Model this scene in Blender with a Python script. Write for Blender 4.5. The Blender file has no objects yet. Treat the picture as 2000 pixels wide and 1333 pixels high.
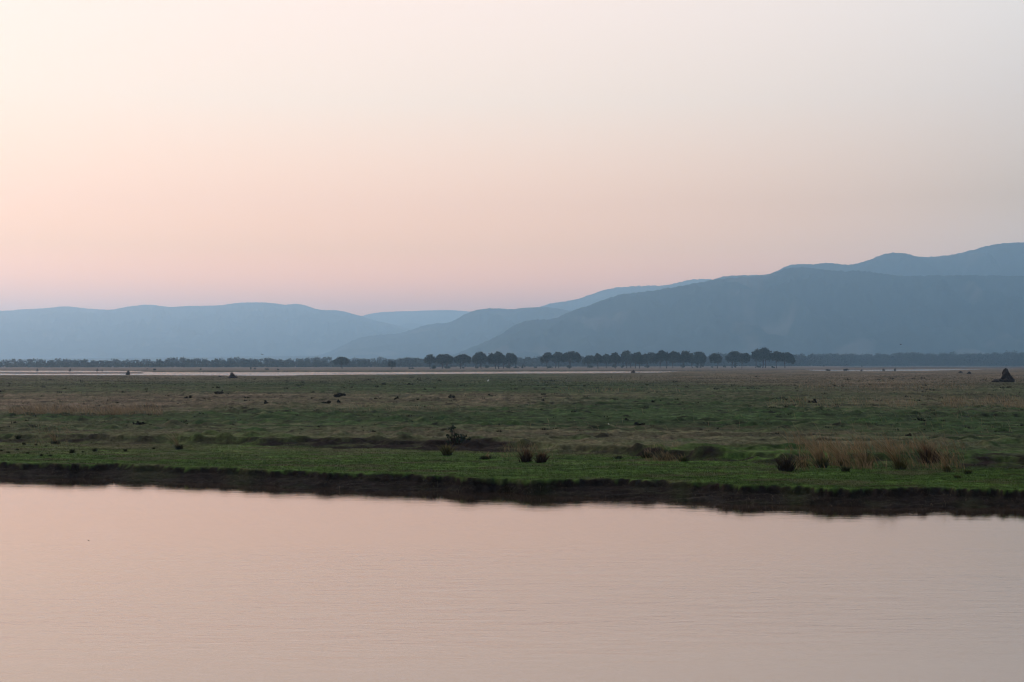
import bpy, math
import numpy as np
from mathutils import Vector

# ------------------------------------------------------------------ basics
F = 2777.8            # focal length in photo pixels (50 mm on 36 mm, 2000 px wide)
YH = 711.0            # horizon row in the photograph
H = 5.05              # eye height above the lower terrace (z = 0)
ZW = -0.60            # river level
ZU = 0.45             # upper terrace level
rng = np.random.default_rng(7)
SC = bpy.context.scene
COL = SC.collection
BETA = 1.17e-4

def interp(x, pts):
    p = np.asarray(pts, float)
    return np.interp(x, p[:, 0], p[:, 1])

def _h(ix, iy, seed):
    ix = ix.astype(np.int64); iy = iy.astype(np.int64)
    h = (ix * 374761393 + iy * 668265263 + seed * 974634777) & 0xFFFFFFFF
    h = ((h ^ (h >> 13)) * 1274126177) & 0xFFFFFFFF
    h = h ^ (h >> 16)
    return (h & 0xFFFF) / 65535.0 * 2 * math.pi

def perlin(x, y, seed=0):
    x = np.asarray(x, float); y = np.asarray(y, float)
    x0 = np.floor(x); y0 = np.floor(y); fx = x - x0; fy = y - y0
    u = fx * fx * fx * (fx * (fx * 6 - 15) + 10); v = fy * fy * fy * (fy * (fy * 6 - 15) + 10)
    def g(dx, dy):
        a = _h(x0 + dx, y0 + dy, seed)
        return np.cos(a) * (fx - dx) + np.sin(a) * (fy - dy)
    a = g(0, 0) * (1 - u) + g(1, 0) * u
    b = g(0, 1) * (1 - u) + g(1, 1) * u
    return (a * (1 - v) + b * v) * 1.5

def fbm(x, y, seed=0, octs=4, gain=0.5):
    s = 0; a = 1.0
    for i in range(octs):
        s = s + a * perlin(x * 2 ** i, y * 2 ** i, seed + i * 17); a *= gain
    return s

def sstep(a, b, x):
    t = np.clip((x - a) / (b - a + 1e-9), 0, 1)
    return t * t * (3 - 2 * t)

def make_mesh(name, verts, faces, mat=None, colors=None, parent=None, smooth=False, link=True):
    """faces: (n,3) or (n,4) int array; colors: per-vertex rgb albedo"""
    verts = np.ascontiguousarray(verts, dtype=np.float32); faces = np.ascontiguousarray(faces, dtype=np.int32)
    me = bpy.data.meshes.new(name)
    nv, nf, k = len(verts), len(faces), faces.shape[1]
    me.vertices.add(nv); me.vertices.foreach_set('co', verts.ravel())
    me.loops.add(nf * k); me.loops.foreach_set('vertex_index', faces.ravel())
    me.polygons.add(nf); me.polygons.foreach_set('loop_start', np.arange(0, nf * k, k, dtype=np.int32))
    me.update(calc_edges=True)
    if smooth:
        me.polygons.foreach_set('use_smooth', np.ones(nf, dtype=bool))
    if colors is not None:
        at = me.color_attributes.new('tint', 'FLOAT_COLOR', 'POINT')
        c = np.ones((nv, 4), np.float32); c[:, :3] = colors
        at.data.foreach_set('color', c.ravel())
    ob = bpy.data.objects.new(name, me)
    if link: COL.objects.link(ob)
    if mat: me.materials.append(mat)
    if parent: ob.parent = parent
    return ob

def tag(o, label=None, cat=None, group=None, kind=None):
    if label: o['label'] = label
    if cat: o['category'] = cat
    if group: o['group'] = group
    if kind: o['kind'] = kind
    return o

def empty(name, loc):
    o = bpy.data.objects.new(name, None); COL.objects.link(o); o.location = loc
    o.empty_display_size = 0.2
    return o

# ------------------------------------------------------------------ materials
def new_mat(name):
    m = bpy.data.materials.new(name); m.use_nodes = True
    nt = m.node_tree
    return m, nt, nt.nodes['Principled BSDF']

def tint_mat(name, scale=6.0, lo=0.75, hi=1.25, rough=0.9, bump=0.0, bscale=8.0, spec=0.15, trans=0.0):
    m, nt, bs = new_mat(name)
    at = nt.nodes.new('ShaderNodeAttribute'); at.attribute_name = 'tint'
    tc = nt.nodes.new('ShaderNodeTexCoord')
    nz = nt.nodes.new('ShaderNodeTexNoise'); nz.inputs['Scale'].default_value = scale; nz.inputs['Detail'].default_value = 5
    mr = nt.nodes.new('ShaderNodeMapRange'); mr.inputs['From Min'].default_value = .3; mr.inputs['From Max'].default_value = .7
    mr.inputs['To Min'].default_value = lo; mr.inputs['To Max'].default_value = hi
    mx = nt.nodes.new('ShaderNodeVectorMath'); mx.operation = 'SCALE'
    L = nt.links.new
    L(tc.outputs['Object'], nz.inputs['Vector']); L(nz.outputs['Fac'], mr.inputs['Value'])
    L(at.outputs['Color'], mx.inputs[0]); L(mr.outputs['Result'], mx.inputs['Scale'])
    L(mx.outputs['Vector'], bs.inputs['Base Color'])
    bs.inputs['Roughness'].default_value = rough
    bs.inputs['Specular IOR Level'].default_value = spec
    if bump:
        n2 = nt.nodes.new('ShaderNodeTexNoise'); n2.inputs['Scale'].default_value = bscale; n2.inputs['Detail'].default_value = 4
        bp = nt.nodes.new('ShaderNodeBump'); bp.inputs['Strength'].default_value = bump; bp.inputs['Distance'].default_value = .15
        L(tc.outputs['Object'], n2.inputs['Vector']); L(n2.outputs['Fac'], bp.inputs['Height']); L(bp.outputs['Normal'], bs.inputs['Normal'])
    return m

def noise_mat(name, c1, c2, scale=3.0, rough=0.9, bump=0.3, bscale=8.0, spec=0.2):
    m, nt, bs = new_mat(name)
    tc = nt.nodes.new('ShaderNodeTexCoord')
    nz = nt.nodes.new('ShaderNodeTexNoise'); nz.inputs['Scale'].default_value = scale; nz.inputs['Detail'].default_value = 6
    cr = nt.nodes.new('ShaderNodeValToRGB')
    cr.color_ramp.elements[0].position = .35; cr.color_ramp.elements[0].color = (*c1, 1)
    cr.color_ramp.elements[1].position = .68; cr.color_ramp.elements[1].color = (*c2, 1)
    bp = nt.nodes.new('ShaderNodeBump'); bp.inputs['Strength'].default_value = bump
    n2 = nt.nodes.new('ShaderNodeTexNoise'); n2.inputs['Scale'].default_value = bscale; n2.inputs['Detail'].default_value = 4
    L = nt.links.new
    L(tc.outputs['Object'], nz.inputs['Vector']); L(nz.outputs['Fac'], cr.inputs['Fac']); L(cr.outputs['Color'], bs.inputs['Base Color'])
    L(tc.outputs['Object'], n2.inputs['Vector']); L(n2.outputs['Fac'], bp.inputs['Height']); L(bp.outputs['Normal'], bs.inputs['Normal'])
    bs.inputs['Roughness'].default_value = rough; bs.inputs['Specular IOR Level'].default_value = spec
    return m

M_GROUND = tint_mat('ground_cover', scale=5.0, lo=.72, hi=1.3, bump=.35, bscale=7.0, spec=0.05, rough=1.0)
M_BLADE = tint_mat('grass_blade', scale=2.0, lo=.8, hi=1.2, spec=0.08, rough=.8)
M_LEAF = tint_mat('foliage', scale=.4, lo=.65, hi=1.35, spec=0.1, rough=.8)
M_HILL = tint_mat('hill_forest', scale=.004, lo=.7, hi=1.35, spec=0.0, rough=1.0)
M_BARK = noise_mat('bark', (.025, .02, .016), (.06, .05, .042), scale=3)
M_TERMITE = noise_mat('termite_clay', (.018, .013, .012), (.05, .037, .033), scale=1.6, bump=.8, bscale=4)
M_HIDE = noise_mat('elephant_hide', (.022, .02, .02), (.045, .04, .038), scale=2.5)
M_TUSK = noise_mat('ivory', (.5, .45, .36), (.6, .55, .45), scale=5)
M_EGRET = noise_mat('white_plumage', (.7, .7, .68), (.82, .82, .8), scale=9)
M_DARKB = noise_mat('dark_plumage', (.01, .01, .011), (.03, .028, .028), scale=9)
M_BILL = noise_mat('bill_horn', (.25, .16, .03), (.35, .22, .05), scale=9)
M_TWIG = noise_mat('dry_leaf', (.05, .03, .02), (.1, .06, .035), scale=12)

def water_mat():
    m, nt, bs = new_mat('river_water')
    L = nt.links.new
    bs.inputs['Base Color'].default_value = (.04, .028, .02, 1)
    bs.inputs['Roughness'].default_value = .03
    bs.inputs['IOR'].default_value = 1.5
    bs.inputs['Specular IOR Level'].default_value = .5
    geo = nt.nodes.new('ShaderNodeNewGeometry')
    mp1 = nt.nodes.new('ShaderNodeMapping'); mp1.inputs['Scale'].default_value = (.20, .8, 1)
    n1 = nt.nodes.new('ShaderNodeTexNoise'); n1.inputs['Scale'].default_value = 2.4; n1.inputs['Detail'].default_value = 6; n1.inputs['Roughness'].default_value = .6
    mp2 = nt.nodes.new('ShaderNodeMapping'); mp2.inputs['Scale'].default_value = (.12, .42, 1); mp2.inputs['Rotation'].default_value = (0, 0, .12)
    n2 = nt.nodes.new('ShaderNodeTexNoise'); n2.inputs['Scale'].default_value = .8; n2.inputs['Detail'].default_value = 2
    mp3 = nt.nodes.new('ShaderNodeMapping'); mp3.inputs['Scale'].default_value = (.02, .06, 1)
    n3 = nt.nodes.new('ShaderNodeTexNoise'); n3.inputs['Scale'].default_value = 1.0; n3.inputs['Detail'].default_value = 3
    pr = nt.nodes.new('ShaderNodeMapRange'); pr.inputs['From Min'].default_value = .38; pr.inputs['From Max'].default_value = .64
    pr.inputs['To Min'].default_value = .35; pr.inputs['To Max'].default_value = 1.9
    ml = nt.nodes.new('ShaderNodeMath'); ml.operation = 'MULTIPLY'
    b1 = nt.nodes.new('ShaderNodeBump'); b1.inputs['Distance'].default_value = .0046; b1.inputs['Strength'].default_value = 1
    b2 = nt.nodes.new('ShaderNodeBump'); b2.inputs['Distance'].default_value = .004; b2.inputs['Strength'].default_value = 1
    for mp, n in ((mp1, n1), (mp2, n2), (mp3, n3)):
        L(geo.outputs['Position'], mp.inputs['Vector']); L(mp.outputs['Vector'], n.inputs['Vector'])
    L(n3.outputs['Fac'], pr.inputs['Value'])
    L(n1.outputs['Fac'], ml.inputs[0]); L(pr.outputs['Result'], ml.inputs[1])
    sy = nt.nodes.new('ShaderNodeSeparateXYZ'); L(geo.outputs['Position'], sy.inputs[0])
    mf = nt.nodes.new('ShaderNodeMapRange'); mf.inputs['From Min'].default_value = 150; mf.inputs['From Max'].default_value = 500
    mf.inputs['To Min'].default_value = 1; mf.inputs['To Max'].default_value = 27
    L(sy.outputs['Y'], mf.inputs['Value'])
    nf = nt.nodes.new('ShaderNodeMapRange'); nf.inputs['From Min'].default_value = 28; nf.inputs['From Max'].default_value = 50
    nf.inputs['To Min'].default_value = 3.4; nf.inputs['To Max'].default_value = 1
    L(sy.outputs['Y'], nf.inputs['Value'])
    m3 = nt.nodes.new('ShaderNodeMath'); m3.operation = 'MULTIPLY'; L(mf.outputs['Result'], m3.inputs[0]); L(nf.outputs['Result'], m3.inputs[1])
    m2 = nt.nodes.new('ShaderNodeMath'); m2.operation = 'MULTIPLY'; L(ml.outputs[0], m2.inputs[0]); L(m3.outputs[0], m2.inputs[1])
    L(m2.outputs[0], b1.inputs['Height']); L(n2.outputs['Fac'], b2.inputs['Height'])
    L(b2.outputs['Normal'], b1.inputs['Normal']); L(b1.outputs['Normal'], bs.inputs['Normal'])
    gl = nt.nodes.new('ShaderNodeBsdfGlossy'); gl.inputs['Roughness'].default_value = .03; gl.inputs['Color'].default_value = (1, .82, .71, 1)
    mxs = nt.nodes.new('ShaderNodeMixShader'); mxs.inputs[0].default_value = .27
    L(b1.outputs['Normal'], gl.inputs['Normal']); L(bs.outputs[0], mxs.inputs[1]); L(gl.outputs[0], mxs.inputs[2])
    L(mxs.outputs[0], nt.nodes['Material Output'].inputs['Surface'])
    return m
M_WATER = water_mat()

# ------------------------------------------------------------------ terrain
LIP = [(-900, 897), (-300, 900), (0, 902), (40, 905), (100, 905), (170, 908), (205, 906), (222, 903.5), (240, 905.5), (262, 909), (300, 908), (330, 911), (380, 912), (460, 913), (500, 917), (600, 920),
       (700, 923), (800, 925), (860, 928), (900, 932), (1000, 934), (1050, 938), (1100, 937), (1200, 935), (1300, 936), (1400, 943), (1450, 948), (1500, 948), (1600, 952),
       (1640, 955), (1750, 953), (1800, 950), (1850, 950), (1900, 954), (2000, 955), (2300, 962), (2900, 968)]
WL = [(-900, 930), (-300, 931), (0, 931), (60, 936), (150, 932), (205, 936), (228, 940), (262, 943), (330, 942), (430, 945), (500, 947), (560, 953), (700, 958), (850, 958), (1000, 962), (1100, 968),
      (1250, 975), (1300, 980), (1400, 983), (1500, 986), (1600, 989), (1800, 992), (1900, 992), (2000, 992), (2300, 996), (2900, 1000)]
SF = [(-900, 868), (0, 866), (150, 868), (250, 868), (500, 871), (650, 877), (900, 882), (1000, 884), (1100, 887), (1250, 893), (1320, 899), (1400, 903), (1500, 908), (1700, 914), (1850, 917), (2000, 918), (2900, 926)]
ST = [(-900, 846), (0, 845), (150, 848), (250, 850), (500, 854), (650, 856), (900, 857), (1000, 861), (1100, 866), (1250, 872), (1320, 877), (1400, 881), (1500, 882), (1700, 884), (1850, 884), (2000, 886), (2900, 892)]

def d_lip(u):
    w = perlin(u / 41., u * 0 + .5, 2) * .6 + perlin(u / 19., u * 0 + .5, 3) * .45 + fbm(u / 9., u * 0 + .5, 4, 2) * .04
    return (H * F) / (interp(u, LIP) - YH) + w
def d_wl(u):
    w = perlin(u / 33., u * 0 + .5, 6) * .5 + perlin(u / 14., u * 0 + .5, 7) * .3
    return np.minimum(((H - ZW) * F) / (interp(u, WL) - YH) + w, d_lip(u) - .4)
def d_foot(u): return (H * F) / (interp(u, SF) - YH) + perlin(u / 60., u * 0 + .5, 8) * .8
def d_top(u): return ((H - ZU) * F) / (interp(u, ST) - YH) + perlin(u / 45., u * 0 + .5, 9) * .8

# far river: near channel (lo/hi photo rows of its lower and upper edges)
CH_LO = [(-900, 733), (0, 733), (300, 733.2), (520, 734), (690, 732), (900, 730.6), (1000, 730), (1100, 729.5), (1200, 729), (1280, 728.3), (1338, 725.2), (1360, 724.4), (1570, 722.6), (1600, 725.2), (1700, 725.6), (1800, 724.6), (1850, 723.6), (1905, 722.5), (1930, 721.6), (2900, 721)]
CH_HI = [(-900, 724.2), (0, 724.2), (230, 724.4), (262, 725.3), (300, 727), (420, 727.2), (500, 727), (690, 726.8), (900, 726.5), (1000, 726), (1200, 725.5), (1280, 725.2), (1338, 724.9), (1360, 724.6), (1570, 722.4), (1600, 722.3), (1700, 722.2), (1800, 721), (1850, 721), (1905, 721.3), (1930, 721.6), (2900, 721.2)]

def z_ground(u, D):
    u = np.asarray(u, float); D = np.asarray(D, float)
    X = (u - 1000) / F * D
    dl, dw, df, dt = d_lip(u), d_wl(u), d_foot(u), d_top(u)
    # upper terrace with long low swells
    far = sstep(90, 400, D)
    zu = ZU + (fbm(X / 22., D / 9., 21, 3) * .07 + fbm(X / 90., D / 34., 22, 2) * .10 * far * (1 - .85 * sstep(420, 650, D))) * sstep(0, 1, (D - dt) / 12.)
    zu = zu + fbm(X / 2.6, D / 1.5, 23, 3) * .06 * (1 - sstep(200, 420, D))
    lump = np.maximum(0, perlin(X / 1.3, D / 1.1, 28) - .12) * .36 * (.5 + np.clip(fbm(X / 11., D / 8., 29, 2) + .3, 0, 1)) + np.maximum(0, perlin(X / 4., D / 2.6, 30) - .2) * .14 * sstep(100, 160, D)
    zu = zu + lump * (1 - sstep(200, 360, D))
    # lower terrace lawn
    zl = fbm(X / 3.0, D / 2.0, 24, 3) * .035 + fbm(X / 1.1, D / .55, 25, 3) * .034
    # scarp
    t = np.clip((D - df) / np.maximum(dt - df, .5), 0, 1)
    tn = np.clip(t + .22 * fbm(X / 1.6, D / 1.2, 26, 3) * t * (1 - t) * 4, 0, 1)
    s = sstep(.08, .92, tn) * .65 + .35 * sstep(.55, .72, tn)
    z = zl * (1 - s) + zu * s
    z = z + fbm(X / .8, D / .6, 27, 3) * .07 * (4 * t * (1 - t))
    # gully behind the left headland
    ug = 222 + (u - 222); yg = np.interp(u, [222, 310], [902, 899])
    dg = (H * F) / (yg - YH)
    gm = sstep(212, 224, u) * (1 - sstep(300, 318, u))
    z = z - .42 * gm * np.exp(-((D - dg - .6) / .7) ** 2)
    # bank towards the near river
    sb = np.clip((dl - D) / np.maximum(dl - dw, .3), 0, 3)
    nb = fbm(X / 1.7 + .6 * perlin(X / 5., D / 5., 36), D / .6, 31, 4)
    sbn = np.clip(sb + .5 * nb * np.clip(sb, 0, 1) * np.clip(1.6 - sb, .4, 1), 0, 3)
    prof = np.where(sbn < 1, .46 * sstep(0, .17, sbn) + .54 * np.clip(sbn, 0, 1) ** 1.15, 1 + (sbn - 1) * 1.2)
    z = np.where(D < dl, z * (1 - np.clip(sb, 0, 1)) + prof * ZW, z)
    z = np.where(sb > 0, np.maximum(z, -2.2), z)
    # far channels
    wob = fbm(X / 60., D / 60., 41, 3)
    lo = ((H - ZU) * F) / (interp(u, CH_LO) - YH) * (1 + .012 * wob)
    hi = ((H - ZW) * F) / (interp(u, CH_HI) - YH) * (1 + .012 * fbm(X / 80., D / 70., 42, 3))
    inch = sstep(0, 9, D - lo) * (1 - sstep(-9, 0, D - hi)) * (hi > lo + 10)
    beyond = sstep(0, 20, D - np.maximum(hi - 10, lo))
    isl = .2 + fbm(X / 120., D / 60., 43, 3) * .12
    low = sstep(1610, 1670, u) * (1 - sstep(1985, 2030, u)) * sstep(1650, 2050, D)
    isl = isl * (1 - low) + (-.44 + .06 * fbm(X / 120., D / 60., 43, 3)) * low
    z = z * (1 - beyond) + isl * beyond
    z = z * (1 - inch) - 1.6 * inch
    # mud bar inside the left channel
    bar = sstep(-700, -300, u) * (1 - sstep(275, 292, u)) * sstep(812, 835, D + wob * 10) * (1 - sstep(905, 930, D + wob * 10))
    z = z * (1 - bar) + (-.36 + .1 * wob) * bar
    # spits of mud and ripple bars in the left channel
    # back channels, far behind the island
    def pool(u0, u1, d0, d1, z):
        e = fbm(X / 90., D / 90., 44, 3)
        m = sstep(u0 - 12, u0 + 12, u + e * 20) * (1 - sstep(u1 - 12, u1 + 12, u + e * 20)) * sstep(d0 - 8, d0 + 8, D + e * 25) * (1 - sstep(d1 - 8, d1 + 8, D + e * 25))
        return z * (1 - m) - 1.5 * m
    z = pool(1668, 1992, 2450, 3240, z)
    z = pool(1290, 1545, 2150, 2480, z)
    z = pool(1112, 1145, 1950, 2150, z); z = pool(1172, 1200, 1950, 2150, z)
    z = pool(768, 815, 1610, 1780, z); z = pool(835, 862, 1610, 1760, z)
    z = pool(540, 645, 1500, 1620, z)
    z = pool(280, 318, 1240, 1330, z); z = pool(322, 352, 1240, 1330, z); z = pool(358, 395, 1240, 1330, z)
    return z

DRY_X = [-900, 0, 250, 500, 750, 1000, 1250, 1500, 1750, 2000, 2900]
DRY_Y = [712, 728, 736, 742, 750, 757, 765, 772, 780, 790, 800, 812, 825, 845, 868, 880, 900]
DRY = np.array([
    [.9, .7, .7, .5, .4, .45, .4, .75, .85, .9, .9, .3, .35, .5, .4, .1, .05],
    [.9, .7, .7, .5, .4, .45, .4, .75, .85, .9, .9, .3, .35, .55, .45, .1, .05],
    [.9, .7, .7, .6, .3, .3, .4, .7, .85, .95, .85, .15, .25, .6, .4, .1, .05],
    [.9, .8, .75, .6, .2, .3, .3, .85, .75, .65, .4, .15, .15, .5, .3, .1, .05],
    [.9, .6, .4, .4, .25, .2, .25, .65, .65, .6, .4, .1, .15, .6, .4, .1, .05],
    [.9, .5, .3, .3, .2, .15, .25, .7, .75, .6, .3, .05, .15, .65, .5, .15, .05],
    [.9, .75, .75, .7, .3, .3, .35, .5, .3, .15, .1, .08, .15, .65, .6, .2, .05],
    [.9, .85, .85, .75, .7, .3, .4, .4, .3, .35, .25, .1, .12, .5, .5, .25, .05],
    [.9, .9, .9, .85, .85, .75, .6, .5, .6, .6, .35, .15, .1, .35, .5, .3, .05],
    [.9, .9, .9, .85, .5, .4, .4, .45, .6, .6, .35, .15, .1, .25, .35, .3, .05],
    [.9, .9, .9, .85, .5, .4, .4, .45, .6, .6, .35, .15, .1, .25, .35, .3, .05]])

GREEN_N = np.array([.056, .100, .022]); GREEN_F = np.array([.030, .056, .018])
TAN = np.array([.150, .115, .080]); PINK = np.array([.145, .110, .078]); SOIL = np.array([.016, .0115, .010])

def dryness(u, D):
    y = YH + (H - ZU) * F / D
    X = (u - 1000) / F * D
    yy = y + fbm(X / 14., D / 5., 51, 3) * (y - YH) * .045
    uu = u + fbm(X / 20., D / 20., 52, 2) * 60
    iy = np.interp(yy, DRY_Y, np.arange(len(DRY_Y))); ix = np.interp(uu, DRY_X, np.arange(len(DRY_X)))
    j0 = np.clip(iy.astype(int), 0, len(DRY_Y) - 2); i0 = np.clip(ix.astype(int), 0, len(DRY_X) - 2)
    fy = iy - j0; fx = ix - i0
    d = (DRY[i0, j0] * (1 - fx) + DRY[i0 + 1, j0] * fx) * (1 - fy) + (DRY[i0, j0 + 1] * (1 - fx) + DRY[i0 + 1, j0 + 1] * fx) * fy
    d = (d - .42) * 1.15 + .27 + .26 * fbm(X / 7., D / 3., 53, 4) + .12 * fbm(X / 1.2, D / .8, 54, 2)
    return np.clip(d, 0, 1)

def ground_col(u, D, z=None):
    u = np.asarray(u, float); D = np.asarray(D, float)
    X = (u - 1000) / F * D
    dl, dw, df, dt = d_lip(u), d_wl(u), d_foot(u), d_top(u)
    d = dryness(u, D)
    near = (1 - sstep(0, 10, D - df))[..., None]
    green = GREEN_N * near + GREEN_F * (1 - near)
    green = green * (1 + .28 * fbm(X / 6., D / 1.6, 55, 3) + .3 * fbm(X / .9, D / .5, 56, 3))[..., None]
    far = sstep(180, 600, D)[..., None]
    tan = TAN * (1 - far) + PINK * far
    tan = tan * (1 + .22 * fbm(X / 1.1, D / .7, 57, 3) + .1 * fbm(X / 30., D / 8., 58, 2))[..., None]
    d3 = d[..., None]
    c = green * (1 - d3) + tan * d3
    streak = fbm(X / 26., np.log(D) * 34., 64, 3)                 # long thin bands of thinner and lusher grazing
    c = c * (1 + .55 * np.clip(streak, -.7, .7) * sstep(0, 14, D - df))[..., None]
    grain = np.where(D < 95, perlin(X / .17, D / .55, 67) * .34 + perlin(X / .4, D / 1.2, 68) * .25, perlin(X / .42, D / 1.8, 69) * .38 + perlin(X / 1.2, D / 4.5, 70) * .30)
    c = c * (1 + grain)[..., None]
    lawn = (1 - sstep(0, 6, D - df))[..., None]
    c = c * (1 + lawn * (.34 * fbm(X / 7., D / 1.3, 65, 4))[..., None])
    worn = np.clip(fbm(X / 5.5, D / 1.7, 66, 4) * 1.5 - .15, 0, .6)[..., None] * lawn
    c = c * (1 - worn) + np.array([.085, .07, .042]) * worn
    # bare soil on the scarp: strongest in the middle, patchy elsewhere
    t = np.clip((D - df) / np.maximum(dt - df, .5), 0, 1)
    amt = interp(u, [(-900, .3), (0, .45), (80, .2), (150, .45), (260, .2), (440, .35), (540, .5), (620, .7), (800, .8), (850, 1), (960, 1), (1010, .5), (1060, .2), (1200, .25), (1260, .85), (1390, .75), (1450, .35), (1500, .3), (1840, .4), (1900, .6), (2000, .6), (2900, .5)])
    sm = amt * sstep(.0, .25, t) * (1 - sstep(.72, 1.0, t)) + .6 * fbm(X / 2.2, D / .9, 59, 3) * (4 * t * (1 - t))
    sm = np.clip(sm * 1.15, 0, 1)[..., None]
    c = c * (1 - sm) + (SOIL * 1.25) * sm
    # dark bare spots and dung on the plain
    sp = sstep(.34, .5, perlin(X / 1.3, D / 1.6, 60) * .7 + .3 * perlin(X / 9., D / 6., 61)) * sstep(0, 5, D - dt)
    c = c * (1 - .7 * sp[..., None])
    # river bank: raw wet earth under the turf lip
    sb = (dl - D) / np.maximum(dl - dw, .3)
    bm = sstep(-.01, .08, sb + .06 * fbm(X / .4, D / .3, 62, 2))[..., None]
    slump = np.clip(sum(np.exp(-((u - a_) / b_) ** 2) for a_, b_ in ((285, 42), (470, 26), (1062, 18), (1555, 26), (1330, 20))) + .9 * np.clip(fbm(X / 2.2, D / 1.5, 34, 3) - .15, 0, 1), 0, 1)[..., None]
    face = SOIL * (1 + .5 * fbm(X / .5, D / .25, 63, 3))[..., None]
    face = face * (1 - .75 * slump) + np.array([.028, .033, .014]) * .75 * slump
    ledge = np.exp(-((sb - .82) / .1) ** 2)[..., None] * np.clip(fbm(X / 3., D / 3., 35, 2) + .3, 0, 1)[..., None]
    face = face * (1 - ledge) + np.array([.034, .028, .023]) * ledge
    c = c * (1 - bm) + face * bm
    # far island and flats
    isl = sstep(1000, 1250, D)[..., None] * .8
    c = c * (1 - isl) + np.array([.13, .105, .085]) * isl
    if z is not None:
        wet = (1 - sstep(-.45, .1, z)) * (D > 400)
        c = c * (1 - .65 * wet[..., None])
    return np.clip(c, .004, 1)

def xyz(u, D, z): return np.stack([(u - 1000) / F * D, D, z], -1)
def u_of(X, Y): return 1000 + F * X / Y
def zat(X, Y): return float(z_ground(np.array([u_of(X, Y)]), np.array([Y]))[0])
def ground_at(u, y):
    """world point on the ground that shows at photo pixel (u, y)"""
    Ds = np.linspace((H - 1.1) * F / (y - YH), (H + .75) * F / (y - YH), 420)
    zz = np.maximum(z_ground(np.full_like(Ds, u), Ds), ZW)
    yy = YH + (H - zz) * F / Ds
    i = int(np.argmin(np.abs(yy - y)))
    return Vector(((u - 1000) / F * Ds[i], Ds[i], zz[i]))

def build_ground():
    us = np.concatenate([np.arange(-900, -60, 14.), np.arange(-60, 2060, 2.6), np.arange(2060, 2901, 14.)])
    m = [0.80]
    while m[-1] < 0.93: m.append(m[-1] + .004)
    while m[-1] < 1.012: m.append(m[-1] + .0008)
    while m[-1] < 1.45: m.append(m[-1] + .0017)
    while m[-1] < 4.5: m.append(m[-1] * 1.0036)
    while m[-1] < 60: m.append(m[-1] * 1.008)
    while m[-1] < 420: m.append(m[-1] * 1.03)
    m = np.array(m)
    base = d_lip(us)
    D = base[None, :] * m[:, None]
    U = np.broadcast_to(us[None, :], D.shape)
    D = np.minimum(D, 22300.)
    Z = z_ground(U, D)
    c = ground_col(U, D, Z)
    V = xyz(U, D, Z).reshape(-1, 3)
    nr, nc = D.shape
    a = (np.arange(nr - 1)[:, None] * nc + np.arange(nc - 1)[None, :]).ravel()
    f = np.stack([a, a + 1, a + nc + 1, a + nc], -1)
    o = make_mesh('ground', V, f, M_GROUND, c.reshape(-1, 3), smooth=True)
    tag(o, 'grazed green and tan flood plain with an eroded dark river bank', None, None, 'structure')
    return o
build_ground()

# water sheet, one level for the river and its far channels
xs = np.array([-16000., -300, 300, 16000]); ys = np.array([-500., 0, 150, 1000, 4000, 22350])
V = np.array([(x, y, ZW) for y in ys for x in xs]); nc = len(xs)
f = np.array([(j * nc + i, j * nc + i + 1, (j + 1) * nc + i + 1, (j + 1) * nc + i) for j in range(len(ys) - 1) for i in range(nc - 1)])
tag(make_mesh('river', V, f, M_WATER), 'calm river mirroring the pink evening sky', None, None, 'structure')

# ------------------------------------------------------------------ hills
def ridge(label, pts, dfront, dcrest, dback, seed, du=3.0, rows=70, fuzz=1.2, spur=.35, kspur=48., u0=-860, u1=2860):
    dfront, dcrest, dback = dfront * 1.8, dcrest * 1.8, dback * 1.8
    us = np.arange(u0, u1, du)
    yc = interp(us, pts)
    k = 9
    yc = np.convolve(np.pad(yc, k // 2, mode='edge'), np.ones(k) / k, mode='valid')
    zc = (YH - yc) / F * dcrest + H
    t = np.linspace(0, 1, rows)
    D = np.where(t < .7, dfront + (dcrest - dfront) * (t / .7), dcrest + (dback - dcrest) * (t - .7) / .3)
    Dg = np.broadcast_to(D[:, None], (rows, len(us))); Ug = np.broadcast_to(us[None, :], Dg.shape); Tg = np.broadcast_to(t[:, None], Dg.shape)
    shape = np.where(Tg < .7, sstep(0, 1, Tg / .7) * .55 + .45 * (Tg / .7) ** 1.3, 1 - sstep(0, 1, (Tg - .7) / .3) * .9)
    X = (Ug - 1000) / F * Dg
    sp = 1 - np.abs(fbm(X / (kspur * 9) + Tg * .8, Dg / (kspur * 14), seed, 4)) * 2
    w = np.clip(Tg / .7, 0, 1)
    z = zc[None, :] * shape * (1 + spur * (sp - .6) * (1 - w ** 3) * (Tg < .72))
    ang = (z - H) / Dg
    target = (YH - yc) / F
    mx = ang.max(0)
    z = H + (z - H) * np.where(mx > 1e-4, np.clip(target / np.maximum(mx, 1e-4), .3, 1.5), 1)[None, :]
    rough = fbm(X / 26., Dg / 26., seed + 3, 3) * fuzz * dcrest / F
    z = z + rough * np.clip(Tg * 3, 0, 1)
    z = np.where(Tg < .02, -3, z)
    c = np.array([.022, .032, .028]) * (1 + .45 * fbm(X / 300., Dg / 300., seed + 5, 4) + .3 * fbm(X / 40., Dg / 40., seed + 6, 2))[..., None]
    pale = sstep(.35, .7, fbm(X / 500., Dg / 420., seed + 7, 4))[..., None]
    c = c * (1 - .5 * pale) + np.array([.15, .135, .11]) * .5 * pale
    nr, nc = Dg.shape
    a = (np.arange(nr - 1)[:, None] * nc + np.arange(nc - 1)[None, :]).ravel()
    o = make_mesh('hills', xyz(Ug, Dg, z).reshape(-1, 3), np.stack([a, a + 1, a + nc + 1, a + nc], -1), M_HILL, np.clip(c, .005, 1).reshape(-1, 3), smooth=True)
    tag(o, label, None, None, 'structure')
    return float(z.max())

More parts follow.
